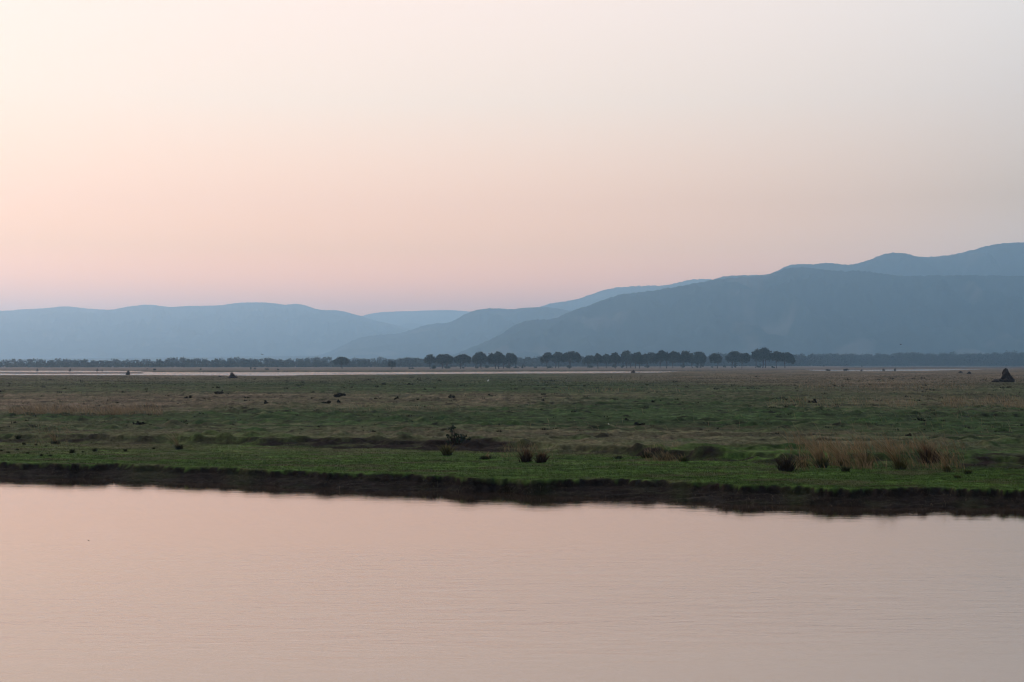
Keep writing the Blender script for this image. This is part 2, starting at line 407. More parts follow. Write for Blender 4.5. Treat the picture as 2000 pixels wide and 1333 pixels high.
ZMAX = 0
L1 = [(-900, 575), (-500, 590), (-200, 610), (-60, 603), (0, 607), (25, 607), (40, 604), (70, 604), (130, 598), (160, 602), (215, 606), (240, 601), (285, 594.5), (310, 597), (330, 600.5), (365, 598), (430, 597), (460, 592), (510, 590.5), (540, 593), (556, 596.5),
      (572, 594), (582, 593), (600, 597), (615, 604), (632, 606.5), (655, 605.5), (670, 608), (690, 613.5), (706, 618), (730, 626), (760, 632), (790, 640), (840, 655), (900, 680), (1000, 704), (2900, 712)]
M1 = [(-900, 712), (560, 710), (640, 690), (675, 672), (702, 660), (726, 656), (760, 653), (780, 653), (805, 644), (825, 637), (849, 632.5), (868, 632), (882, 631), (890, 625), (900, 618), (918, 609.5), (939, 604), (955, 602.5), (975, 603), (999, 605),
      (1020, 602.5), (1050, 600.5), (1080, 601.5), (1100, 605), (1122, 609), (1180, 618), (1300, 650), (1500, 690), (2900, 712)]
M0 = [(-900, 700), (-200, 694), (0, 698), (90, 690), (170, 676), (230, 684), (330, 668), (420, 676), (470, 680), (540, 690), (640, 688), (684, 680), (720, 671), (745, 671), (770, 675), (830, 678), (900, 672), (960, 665), (1100, 690), (1400, 712), (2900, 712)]
FR = [(-900, 690), (500, 660), (640, 635), (702, 618.5), (730, 611.5), (760, 609), (800, 608), (830, 607), (860, 606), (890, 606.2), (920, 609), (960, 614), (1050, 630), (1300, 690), (2900, 700)]
FS = [(-900, 712), (700, 700), (760, 650), (785, 634), (800, 630.5), (812, 630.5), (830, 636), (900, 660), (1100, 705), (2900, 712)]
N1 = [(-900, 713), (780, 711), (880, 696), (940, 672), (975, 655), (1005, 636.5), (1020, 629), (1035, 625.5), (1058, 624.5), (1080, 625), (1095, 618), (1110, 610), (1120, 607), (1135, 602), (1150, 598), (1175, 587.5), (1200, 579), (1215, 575), (1240, 572),
      (1260, 570), (1290, 566), (1320, 561.5), (1360, 553.5), (1400, 546.5), (1425, 544), (1450, 542.5), (1475, 540), (1500, 537.5), (1525, 529), (1543, 523.5), (1560, 521), (1575, 522), (1590, 525.5), (1610, 528), (1635, 531), (1660, 530.5), (1690, 530),
      (1710, 533.5), (1730, 537), (1775, 540.5), (1810, 539.5), (1850, 538), (1890, 538), (1925, 538.5), (1960, 540), (2000, 540), (2150, 528), (2400, 505), (2900, 480)]
R2 = [(-900, 713), (900, 690), (1000, 640), (1040, 608), (1058, 599), (1070, 594), (1080, 591.5), (1095, 590), (1110, 589), (1130, 583.5), (1150, 577), (1165, 571.5), (1175, 568), (1200, 562.5), (1225, 560), (1260, 558.5), (1300, 558.5), (1315, 554.5), (1330, 550.5), (1350, 546.5), (1370, 545.5), (1390, 546),
      (1430, 549), (1500, 560), (1700, 600), (2000, 650), (2900, 700)]
R3 = [(-900, 713), (1100, 690), (1300, 570), (1380, 549), (1400, 545), (1412, 540), (1425, 538.5), (1460, 538), (1500, 537), (1515, 531), (1530, 523), (1545, 517), (1560, 516), (1600, 516.5), (1608, 514), (1614, 512.5), (1625, 514.5), (1650, 518), (1672, 516), (1690, 511.5), (1705, 505), (1720, 498.5), (1735, 494.5),
      (1748, 493), (1762, 494.5), (1775, 497), (1790, 501.5), (1800, 502.5), (1825, 501.5), (1850, 499.5), (1875, 495), (1900, 488.5), (1920, 483), (1940, 478), (1960, 475), (1980, 474), (2010, 474), (2150, 480), (2400, 500), (2900, 540)]
ZMAX = max(ZMAX, ridge('palest low ridge far behind the gap between the ranges', FR, 9600, 11000, 12200, 11, fuzz=.5))
ridge('small pale knoll inside the gap in front of the palest ridge', FS, 8800, 9600, 10300, 12, fuzz=.6)
ZMAX = max(ZMAX, ridge('long hazy blue range along the left horizon', L1, 6200, 8800, 10000, 13, fuzz=.5, spur=.5))
ZMAX = max(ZMAX, ridge('pale ridge rising behind the shoulder of the big dark hill', R2, 6900, 8000, 9000, 14, fuzz=1.3))
ZMAX = max(ZMAX, ridge('highest blue ridge behind the big dark hill at the right', R3, 4800, 5700, 6600, 15, fuzz=1.5))
ZMAX = max(ZMAX, ridge('middle hill with a wooded crest left of the big dark hill', M1, 5000, 6200, 7000, 16, fuzz=2.0))
ZMAX = max(ZMAX, ridge('big dark blue hill filling the right horizon', N1, 3500, 4300, 5000, 17, fuzz=2.4, spur=.45))
ridge('low hazy foothills below the left range', M0, 6000, 7200, 7900, 18, fuzz=.8, spur=.4)

# ------------------------------------------------------------------ grass
def blades(n_pts, h, w, col, lean=None, tip=None, segs=1, droop=0.0, name='grass', kind='stuff', label=None, parent=None, mat=None, r=rng):
    """n_pts (n,3) bases; every blade is a tapered ribbon with `segs` segments"""
    n = len(n_pts); h = np.broadcast_to(h, n); w = np.broadcast_to(w, n)
    az = r.uniform(0, 2 * np.pi, n)
    side = np.stack([np.cos(az), np.sin(az), np.zeros(n)], -1)
    if lean is None: lean = np.zeros((n, 2))
    jit = r.normal(0, .22, (n, 2)) + lean
    lv = segs + 1
    P = []; Cc = []
    tip = col * 1.25 if tip is None else tip
    for i in range(lv):
        s = i / segs
        q = s * s if segs > 1 else s
        cen = n_pts + np.stack([jit[:, 0] * h * (s * .45 + q * .55), jit[:, 1] * h * (s * .45 + q * .55), h * s * (1 - droop * q)], -1)
        cl = col * (1 - s) + tip * s
        if i < segs:
            wd = (w * (1 - .75 * s) / 2)[:, None]
            P += [cen - side * wd, cen + side * wd]; Cc += [cl, cl]
        else:
            P += [cen]; Cc += [cl]
    nv = 2 * segs + 1
    V = np.stack(P, 1).reshape(-1, 3); C = np.stack(Cc, 1).reshape(-1, 3)
    b = np.arange(n) * nv
    T = []
    for i in range(segs - 1):
        a0, a1, b0, b1 = 2 * i, 2 * i + 1, 2 * i + 2, 2 * i + 3
        T += [np.stack([b + a0, b + a1, b + b1], -1), np.stack([b + a0, b + b1, b + b0], -1)]
    T += [np.stack([b + 2 * segs - 2, b + 2 * segs - 1, b + 2 * segs], -1)]
    o = make_mesh(name, V, np.concatenate(T), mat or M_BLADE, np.clip(C, .003, .9), parent=parent)
    if kind: tag(o, label, None, None, kind)
    return o

def scatter(n, u0, u1, y0, y1, zref):
    """random ground points spread evenly over a patch of the picture"""
    u = rng.uniform(u0, u1, n); y = rng.uniform(y0, y1, n)
    D = (H - zref) * F / (y - YH)
    return u, D

def bases(u, D): return xyz(u, D, z_ground(u, D))

# lawn on the lower terrace
n = 230000
u = rng.uniform(-120, 2120, n); dl = d_lip(u); df = d_foot(u)
y = YH + H * F / dl + rng.uniform(-1, 0, n) * (H * F / dl - H * F / (df + 1.5))
D = H * F / (y - YH)
D = np.maximum(D, dl - .03)
p = bases(u, D); c = ground_col(u, D) * rng.uniform(.75, 1.45, n)[:, None]
clump = .7 + .6 * np.clip(fbm(p[:, 0] / .9, p[:, 1] / .6, 71, 2) + .4, 0, 1.3)
o = blades(p - np.array([0, 0, .01]), rng.uniform(.03, .085, n) * clump, rng.uniform(.012, .032, n), c * (.75 + .35 * clump[:, None]), label='short grazed green turf on the river terrace', name='turf_grass')
# overhanging turf fringe and trailing roots on the bank
n = 15000
u = rng.uniform(-120, 2120, n); dl = d_lip(u); dw = d_wl(u)
s = .08 + .9 * rng.uniform(0, 1, n) ** 1.2
D = dl - s * (dl - dw) * .98
p = bases(u, D)
c = np.where((rng.random(n) < .22)[:, None], np.array([.075, .058, .04]), np.array([.026, .022, .013])) * rng.uniform(.5, 1.3, n)[:, None]
c = np.where((s < .03)[:, None], ground_col(u, dl + .5) * rng.uniform(.5, 1.1, n)[:, None], c)
gate = fbm(p[:, 0] / 1.3, p[:, 1] / .8, 72, 3) > -.25
p, c, s = p[gate], c[gate], s[gate]; n = len(p)
long_ = np.where(rng.random(n) < .06, 2.0, 1.0); c = c * np.where(long_ > 1.5, 1.7, 1.0)[:, None]
blades(p, rng.uniform(.05, .2, n) * long_, rng.uniform(.006, .013, n) * long_ ** .6, c, lean=np.stack([rng.normal(-.1, .6, n), rng.normal(-1.0, .4, n)], -1), segs=3, droop=1.7, label='dark dead grass and roots trailing down the river bank', name='bank_grass')
# upper terrace, near part
n = 190000
u, D = scatter(n, -120, 2120, 752, 882, ZU)
k = D > d_foot(u) + .5; u, D = u[k], D[k]; n = len(u)
p = bases(u, D); d = dryness(u, D)
c = ground_col(u, D) * rng.uniform(.55, 1.6, n)[:, None]
big = np.clip(D / 110., .7, 2.6)
blades(p - np.array([0, 0, .01]), rng.uniform(.03, .08, n) * big * (1 + .7 * d), rng.uniform(.015, .035, n) * big, c, label='grazed grass of the upper flood plain', name='plain_grass')
# upper terrace, far part in coarse tufts
n = 70000
u, D = scatter(n, -120, 2120, 727, 756, ZU)
z = z_ground(u, D); k = (z > .1) & (D < 900); u, D = u[k], D[k]; n = len(u)
p = bases(u, D); c = ground_col(u, D) * rng.uniform(.65, 1.4, n)[:, None]
blades(p, np.minimum(D * .00042, .17) * (1 - .6 * sstep(520, 800, D)) * rng.uniform(.35, 1.2, n), D * .0006 * rng.uniform(.4, 1.3, n), c, label='coarse tufts on the far flood plain', name='tuft_grass')
# scattered dark tufts and dung heaps on the plain
n0 = 900
u, D = scatter(n0, -60, 2060, 737, 850, ZU)
k = (D > d_top(u) + 1) & (fbm(u / 120., np.log(D) * 6, 73, 3) > -.2); u, D = u[k], D[k]
kk = 16
sz = rng.uniform(.5, 1.3, len(u)) * np.clip(D / 140., .75, 2.6)
uu = np.repeat(u, kk); DD = np.repeat(D, kk); ss = np.repeat(sz, kk)
p = bases(uu, DD) + np.stack([rng.normal(0, .13, len(uu)) * ss, rng.normal(0, .13, len(uu)) * ss, np.full(len(uu), -.02)], -1)
blades(p, rng.uniform(.08, .22, len(uu)) * ss, rng.uniform(.04, .09, len(uu)) * ss, np.array([.017, .018, .011]) * rng.uniform(.6, 1.5, len(uu))[:, None], label='small dark tufts and dung heaps strewn over the plain', name='scattered_tufts')

# stands of tall dry grass leaning left in the wind: (x0, x1, ybase0, ybase1, z, height, width, count, label)
STANDS = [
    (18, 318, 802, 813, ZU, .80, .030, 5200, 'stand of tall straw grass on the left edge of the green flat'),
    (1560, 1905, 747, 763, ZU, 1.0, .045, 1500, 'thin tall straw grass on the far right plain'),
    (1500, 1790, 782, 797, ZU, .85, .026, 1500, 'wispy tall straw grass right of centre on the plain'),
    (1840, 2040, 780, 799, ZU, .85, .03, 2600, 'dense straw grass at the right edge of the plain'),
    (1090, 1330, 760, 768, ZU, .75, .04, 420, 'sparse straw stems behind the middle of the plain'),
    (560, 900, 795, 806, ZU, .6, .022, 420, 'sparse slanting stems below the brown band'),
    (60, 140, 842, 862, .35, .8, .016, 150, 'thin pale stems above the dark step at far left'),
    (1535, 1885, 878, 909, .25, .95, .022, 4200, 'rusty straw grass along the step at lower right'),
    (1260, 1330, 878, 893, .3, .5, .014, 420, 'rusty stems over the dark hummock right of centre'),
    (980, 1080, 868, 885, .3, .5, .014, 500, 'rusty grass on the step behind the two dark tussocks'),
    (1600, 1980, 802, 850, ZU, .9, .018, 160, 'lone pale stems on the green flat at the right'),
    (1020, 1560, 790, 850, ZU, .6, .016, 130, 'lone pale stems on the green flat right of centre'),
]
for (x0, x1, y0, y1, zr, hh, ww, nn, lab) in STANDS:
    u, D = scatter(nn, x0, x1, y0, y1, zr)
    p = bases(u, D)
    g = fbm(p[:, 0] / (2.5 if y0 > 770 else 6), p[:, 1] / 3., 75, 3) + .55
    rust_ = 'rusty' in lab
    if nn > 400:
        lo_ = .15 if nn > 5000 else (.4 if rust_ else .42)
        k = rng.random(nn) < np.clip((g - lo_) * 1.9, .05, 1); p = p[k]; g = g[k]
    m = len(p)
    rust = 'rusty' in lab
    ca = np.array([.37, .25, .14]) if rust else np.array([.42, .30, .18])
    cb = np.array([.06, .06, .025])
    c = (cb + (ca - cb) * rng.uniform(.3, 1, m)[:, None]) * rng.uniform(.75, 1.2, m)[:, None]
    t = ca * rng.uniform(.8, 1.45, m)[:, None]
    blades(p, hh * rng.uniform(.3, 1.15, m) * np.clip(.1 + g * 1.0, .25, 1.4), ww * rng.uniform(.6, 1.3, m), c, lean=np.stack([rng.normal(-.42, .28, m), rng.normal(0, .25, m)], -1), tip=t, segs=3, droop=.12, label=lab, name='dry_grass')

# ------------------------------------------------------------------ tussocks (countable, each its own thing)
def tussock(u, y, h_px, w_px, label, kind='green', stems=0, stem_px=0, lean=-.5, group='grass tussocks along the terrace step', name='grass_tussock', n=300, cat='grass tussock', fan=.5):
    g = ground_at(u, y); px = g.y / F
    root = empty(name, g)
    tag(root, label, cat, group)
    hh, ww = h_px * px, w_px * px
    pal = {'green': ((.022, .030, .010), (.085, .095, .028)), 'yellow': ((.03, .04, .012), (.17, .15, .045)), 'brown': ((.014, .010, .008), (.05, .03, .02)),
           'rust': ((.016, .013, .009), (.10, .05, .026)), 'dark': ((.016, .020, .010), (.048, .058, .024))}[kind]
    r0 = rng.normal(0, .17, (n, 2)) * ww
    p = np.stack([r0[:, 0], r0[:, 1], np.full(n, -.03)], -1)
    hb = hh * 1.15
    out = r0 / (ww * .3 + 1e-6) * fan
    c0 = np.array(pal[0]) * rng.uniform(.6, 1.4, n)[:, None]; c1 = np.array(pal[1]) * rng.uniform(.6, 1.3, n)[:, None]
    blades(p, hb * rng.uniform(.3, 1.1, n), np.clip(.024 * rng.uniform(.7, 1.5, n) * g.y / 65, .006, .1), c0, lean=out, tip=c1, segs=3, droop=.15, name='leaf_blades', kind=None, parent=root)
    if stems:
        stems = int(stems * 1.4)
        r0 = rng.normal(0, .10, (stems, 2)) * ww
        p = np.stack([r0[:, 0], r0[:, 1], np.zeros(stems)], -1)
        sh = stem_px * px * rng.uniform(.6, 1.08, stems)
        c0 = np.array([.17, .13, .055]) * rng.uniform(.7, 1.2, stems)[:, None]
        c1 = np.array([.42, .29, .17] if kind != 'rust' else [.2, .1, .06]) * rng.uniform(.7, 1.25, stems)[:, None]
        blades(p, sh, np.clip(.026 * rng.uniform(.7, 1.4, stems) * g.y / 65, .006, .1), c0, lean=np.stack([rng.normal(lean, .16, stems), rng.normal(0, .2, stems)], -1), tip=c1, segs=5, droop=.12, name='dry_stems', kind=None, parent=root)
    return root

TUSS = [
    (873, 890, 24, 16, 'yellow green tussock with upright blades in front of the dark soil step', 'yellow', 10, 30, -.05),
    (1028, 903, 26, 24, 'larger of the two dark rusty tussocks standing side by side', 'rust', 60, 30, 0),
    (1057, 904, 22, 18, 'smaller right one of the two dark rusty tussocks side by side', 'rust', 36, 26, .05),
    (1535, 921, 36, 36, 'dark brown twiggy tussock at the left end of the straw clumps', 'brown', 0, 0, 0),
    (1568, 913, 15, 20, 'low yellow tussock just right of the dark brown twiggy one', 'yellow', 14, 26, -.3),
    (1605, 915, 26, 22, 'green footed tussock with upright tan stems beside the low yellow one', 'green', 60, 62, -.25),
    (1652, 922, 13, 14, 'small round green tussock in front of the straw clumps', 'dark', 0, 0, 0),
    (1648, 911, 16, 16, 'tussock with a few long stems slanting far to the left', 'green', 26, 66, -.75),
    (1692, 911, 24, 26, 'dense olive tussock in the middle of the straw clumps', 'yellow', 46, 46, -.45),
    (1757, 918, 28, 26, 'green tussock with long pale stems arching left over the grass', 'yellow', 52, 74, -.62),
    (1815, 903, 34, 44, 'broad rusty tussock behind the straw clumps near their right end', 'rust', 80, 44, -.25),
    (1850, 922, 14, 12, 'slim tussock with tall bare stems at the right end of the clumps', 'yellow', 26, 52, -.35),
    (1891, 926, 10, 12, 'small green tuft to the right of the slim bare stemmed tussock', 'green', 0, 0, 0),
    (1870, 935, 8, 10, 'low green tuft close above the bank at lower right', 'green', 0, 0, 0),
    (350, 878, 11, 13, 'small dark tussock with long slanting stems left of centre', 'dark', 12, 46, -.7),
    (110, 868, 8, 12, 'small tussock with pale stems above the left lawn', 'dark', 14, 30, -.4),
    (1208, 897, 8, 14, 'low dark tuft left of the dark hummock', 'dark', 0, 0, 0),
    (1265, 894, 14, 24, 'dark tussock at the left end of the dark hummock', 'dark', 6, 20, -.3),
    (1300, 899, 16, 40, 'broad dark tussock on the front of the dark hummock', 'dark', 10, 22, -.3),
    (1335, 902, 12, 20, 'dark olive tussock at the right end of the dark hummock', 'green', 6, 18, -.3),
    (950, 897, 9, 34, 'low patch of dark blades with pale stems on the lawn', 'dark', 14, 18, .1),
]
for t in TUSS:
    tussock(*t[:5], kind=t[5], stems=t[6], stem_px=t[7], lean=t[8])
for (x, y, s) in [(36, 857.5, 8), (104, 868, 7), (141, 885, 9), (185, 882, 7), (245, 882, 6), (90, 874, 5), (81, 891, 5), (98, 892, 5), (54, 887, 5), (34, 880, 4.5), (16, 886, 5), (3, 882, 5), (47, 869, 5), (70, 870, 4.5), (162, 884, 4), (300, 878, 5)]:
    tussock(x, y, s * 1.05, s * 1.0, 'small dark rounded grass tuft on the left lawn above the bank', kind='dark', n=130, group='small dark tufts on the left lawn', name='grass_tuft', cat='grass tuft', fan=.45)

# ------------------------------------------------------------------ leafy things
def leaf_cloud(lobes, n, size, r, col, flat=1.0, hollow=.55):
    """lobes: (m, 6) centre + radii; quads scattered through the lobes, denser to their rims"""
    lobes = np.asarray(lobes, float)
    vol = (lobes[:, 3] * lobes[:, 4] * lobes[:, 5]) ** .75
    idx = r.choice(len(lobes), n, p=vol / vol.sum())
    d = r.normal(size=(n, 3)); d /= np.linalg.norm(d, axis=1)[:, None]
    rad = (hollow + (1 - hollow) * r.random(n) ** .6) * (1 + .10 * r.normal(size=n))
    c = lobes[idx, :3] + d * lobes[idx, 3:] * rad[:, None]
    a = r.normal(size=(n, 3)); a /= np.linalg.norm(a, axis=1)[:, None]
    b = np.cross(a, r.normal(size=(n, 3))); b /= np.linalg.norm(b, axis=1)[:, None]
    s = (size * r.uniform(.55, 1.35, n))[:, None]
    V = np.stack([c - a * s - b * s * .2, c + b * s * .75, c + a * s + b * s * .2, c - b * s * .75], 1).reshape(-1, 3)
    f = np.arange(n * 4).reshape(n, 4)
    cl = np.asarray(col) * (r.uniform(.6, 1.45, n) * r.uniform(.7, 1.3, len(lobes))[idx])[:, None]
    return V, f, np.repeat(cl, 4, 0)

def tubes(paths, sides=6):
    """paths: list of (points, radii) -> one tapered tube mesh"""
    V = []; Fc = []; off = 0
    for pts, rad in paths:
        pts = np.asarray(pts, float); m = len(pts)
        for i in range(m):
            t = pts[min(i + 1, m - 1)] - pts[max(i - 1, 0)]; t = t / (np.linalg.norm(t) + 1e-9)
            ref = np.array([0, 1., 0]) if abs(t[1]) < .9 else np.array([1., 0, 0])
            a = np.cross(t, ref); a /= np.linalg.norm(a); b = np.cross(t, a)
            for k in range(sides):
                th = 2 * math.pi * k / sides
                V.append(pts[i] + (a * math.cos(th) + b * math.sin(th)) * rad[i])
        for i in range(m - 1):
            for k in range(sides):
                k2 = (k + 1) % sides
                Fc.append((off + i * sides + k, off + i * sides + k2, off + (i + 1) * sides + k2, off + (i + 1) * sides + k))
        off += m * sides
    return np.array(V), np.array(Fc)

LEAFC = np.array([.019, .027, .016])
def tree(label, x0, x1, ytop, ybot, trunks, D, seed, group='trees in the row on the island', sparse=1.0, ybase=None, name='umbrella_tree', round_=.5, skew=0.0):
    r = np.random.default_rng(seed); ybot = ybot + r.uniform(-.4, 1.3)
    xc = (x0 + x1) / 2; x0, x1 = xc + (x0 - xc) * .93, xc + (x1 - xc) * .93; px = D / F
    X0 = (xc - 1000) * px
    zb = zat((trunks[0] - 1000) * px, D)
    root = empty(name, (X0, D, zb)); tag(root, label, 'tree', group)
    W = (x1 - x0) * px; zt = H + (YH - ytop) * px - zb; zlo = H + (YH - ybot) * px - zb
    hgt = zt - zlo
    lobes = []
    m = max(5, int(W / 2.6) + 2)
    for i in range(m * 2):
        fx = r.uniform(-.42, .42); fy = r.uniform(-.36, .36)
        rr = (fx / .5) ** 2 + (fy / .5) ** 2
        if rr > 1: continue
        dome = math.sqrt(max(0.05, 1 - rr * (1.1 - round_ * .3)))
        lr = W * r.uniform(.13, .2)
        cz = zlo + hgt * (.22 + .50 * dome * r.uniform(.6, 1.05) + skew * fx)
        rz = min(hgt * r.uniform(.22, .32), zt - cz + .2)
        lobes.append((fx * W, fy * W * .85, cz, lr, lr, max(.6, rz)))
    # skirt lobes at both ends and one crown-top lobe
    lobes += [(-.35 * W, 0, zlo + hgt * (.34 - skew * .3), W * .17, W * .22, hgt * .33), (.35 * W, 0, zlo + hgt * (.34 + skew * .3), W * .17, W * .22, hgt * .33),
              (W * r.uniform(-.15, .15) , 0, zt - hgt * .24, W * .22, W * .22, hgt * .22), (0, 0, zlo + hgt * .42, W * .38, W * .34, hgt * .44)]
    for i in range(int(m * 1.6)):          # ragged sprays that break the outline
        th = r.uniform(-.25, 1.25) * math.pi
        lobes.append((math.cos(th) * W * .47, r.uniform(-.3, .3) * W, zlo + hgt * (.42 + .5 * math.sin(th) + skew * math.cos(th) * .45), W * r.uniform(.03, .08), W * .06, hgt * r.uniform(.04, .12)))
    n = int((1300 + W * hgt * 9) * sparse)
    V, f, c = leaf_cloud(lobes, n, .7, r, LEAFC, hollow=.3)
    make_mesh('crown', V, f, M_LEAF, c, parent=root)
    paths = []
    for tx in trunks:
        bx = (tx - xc) * px; by = r.uniform(-.5, .5)
        rad = r.uniform(.45, .68) * (1.0 if len(trunks) < 3 else .8) * max(.7, W / 18)
        fork = np.array([bx + r.normal(0, .5), by, zlo * r.uniform(.5, .72) + .2])
        paths.append(([(bx, by, -.3), (bx * .98 + .03, by, .5), tuple((np.array([bx, by, .3]) + fork) / 2 + r.normal(0, .12, 3)), tuple(fork)], [rad * 1.5, rad * 1.05, rad * .9, rad * .8]))
        near = sorted(lobes, key=lambda l: abs(l[0] - bx) + r.uniform(0, W * .25))[:6]
        for l in near:
            e = np.array(l[:3]); mid = fork * .45 + e * .55 + r.normal(0, .3, 3); mid[2] = fork[2] * .55 + e[2] * .45
            paths.append(([tuple(fork), tuple(mid), tuple(e)], [rad * .55, rad * .36, rad * .12]))
    V, f = tubes(paths)
    make_mesh('trunk', V, f, M_BARK, parent=root, smooth=True)
    return root

TREES = [  # label, x0, x1, ytop, ybot, trunks, D
    ('thin crowned tree at the left end of the tree row, sky showing through', 827, 853, 692, 710, [841], 1350, dict(sparse=.5)),
    ('second tree of the row from the left, broad crown on two stems', 851, 886, 691, 711, [864, 872], 1450, {}),
    ('third tree of the row from the left, smooth dome on one trunk', 886, 921, 691.6, 710, [899.5], 1360, dict(round_=.9)),
    ('fourth tree of the row, wide dome with a leaning side stem', 922, 952, 687.6, 711, [930, 940], 1465, {}),
    ('fifth tree of the row, tallest dome of the left cluster', 951, 987, 686.6, 711, [968, 974], 1370, {}),
    ('sixth tree of the row, ragged right end of the left cluster', 980, 1011, 689.6, 712, [983, 995], 1480, dict(sparse=.9)),
    ('lopsided tree at the left end of the second cluster, crown drooping left', 1055, 1081, 689.4, 708, [1069], 1440, dict(skew=.5)),
    ('tree with two slender slanting stems in the second cluster', 1078, 1101, 686.8, 708, [1085, 1091], 1560, {}),
    ('big dome at the right of the second cluster with shrubs at its foot', 1096, 1136, 685.8, 708, [1112], 1460, {}),
    ('low spreading tree after the gap beside the second cluster', 1137, 1160, 694.6, 711, [1148], 1560, dict(skew=.3)),
    ('tree with a small knob on its crown, second after the gap', 1157, 1176, 690.6, 710, [1168], 1455, {}),
    ('narrow low tree third after the gap', 1174, 1193, 691.6, 711, [1184], 1570, {}),
    ('flat topped tree with a bushy foot fourth after the gap', 1190, 1213, 688.6, 710, [1202], 1460, {}),
    ('tall dark dome over two trunks in the middle of the row', 1212, 1238, 685, 710, [1224, 1232], 1580, dict(round_=.8)),
    ('tree right of the tall middle dome, sloping right on two stems', 1234, 1256, 686.8, 710, [1241, 1249], 1480, dict(skew=-.3)),
    ('broad low tree with a thick trunk right of the middle', 1253, 1287, 688.2, 710, [1264], 1590, dict(round_=.8)),
    ('flat crowned tree with two stout trunks past the middle', 1280, 1308, 684.2, 706, [1289, 1302], 1490, {}),
    ('tree with a peaked crown beside the two stout trunks', 1305, 1331, 685, 708, [1314], 1600, {}),
    ('tree with a wide shelf of leaves left of the leafy skirted tree', 1324, 1351, 685, 708, [1332], 1500, {}),
    ('rounded tree whose leaves hang almost to the ground', 1346, 1380, 686, 712, [1352, 1362], 1610, dict(round_=.9)),
    ('small tree standing alone in a gap of the row, slender straight trunk', 1385, 1411, 690, 708, [1401], 1500, {}),
    ('broad domed tree with a bush beside its trunk near the right end', 1417, 1453, 686, 708, [1430], 1600, {}),
    ('slight tree squeezed between the broad dome and the tallest tree', 1446, 1465, 689, 708, [1449], 1490, dict(sparse=.8)),
    ('tallest tree of the row, crown in two tiers over three trunks', 1467, 1509, 679, 706, [1476, 1490, 1495], 1610, {}),
    ('tree leaning against the right side of the tallest tree', 1505, 1533, 685.6, 707, [1517], 1500, dict(skew=-.2)),
    ('last tree of the row, crown sloping down to the right', 1526, 1554, 688.6, 708, [1533], 1600, dict(skew=-.6)),
]
for i, t in enumerate(TREES):
    tree(*t[:6], t[6], 300 + i, **t[7])
tree('lone round tree on the flats well left of the tree row', 651, 682, 697, 712, [668], 1460, 340, group='lone trees left of the row', name='umbrella_tree')
tree('small bushy tree between the lone round tree and the tree row', 758, 772, 705.5, 716, [765], 1340, 341, group='lone trees left of the row', name='umbrella_tree', round_=.9)

def bush(u, y, w_px, h_px, label, seed, n=240, size=.35, col=LEAFC * .85, group=None, name='bush', D=None, cat='bush', twigs=True, lobes_n=5, spiky=False, spread=.36):
    r = np.random.default_rng(seed)
    if D is None: g = ground_at(u, y)
    else: g = Vector(((u - 1000) / F * D, D, zat((u - 1000) / F * D, D)))
    px = g.y / F; W = w_px * px; hh = h_px * px
    root = empty(name, g); tag(root, label, cat, group)
    lobes = []
    for k in range(lobes_n):
        fx = r.uniform(-spread, spread); lr = W * r.uniform(.08, .24) * (.36 / spread)
        top = hh * max(.2, 1 - (abs(fx) * 1.5) ** 1.6) * r.uniform(.35, 1)
        lobes.append((fx * W, r.uniform(-.25, .25) * W, top * .55, lr, lr, max(.12 * hh, top * .46)))
    if spiky:
        lobes = []
        for k in range(46):              # leafy wedge: tallest left of its middle, trailing off low to the right
            fx = r.uniform(-.30, .48)
            crest = .98 - abs(fx + .14) * 3.2 if fx < -.02 else .60 - fx * .62
            zt_ = hh * max(.10, crest) * (r.uniform(.25, .8) if k % 3 else r.uniform(.85, 1.08)); rz = hh * r.uniform(.05, .12)
            lobes.append((fx * W, r.uniform(-.25, .25) * W, max(rz * .7, zt_ - rz), W * r.uniform(.03, .085), W * .08, rz))
    V, f, c = leaf_cloud(lobes, n, size, r, col, hollow=.2)
    V[:, 2] = np.maximum(V[:, 2], .0)
    make_mesh('foliage', V, f, M_LEAF, c, parent=root)
    paths = []
    for l in lobes:
        e = np.array(l[:3]) + np.array([0, 0, l[5] * .8])
        s0 = np.array([l[0] * .25, l[1] * .25, -.1])
        paths.append(([tuple(s0), tuple((s0 + e) / 2 + r.normal(0, .04 * W, 3)), tuple(e)], [W * .018, W * .012, W * .005]))
    V, f = tubes(paths, 5)
    make_mesh('stem', V, f, M_BARK, parent=root)
    return root

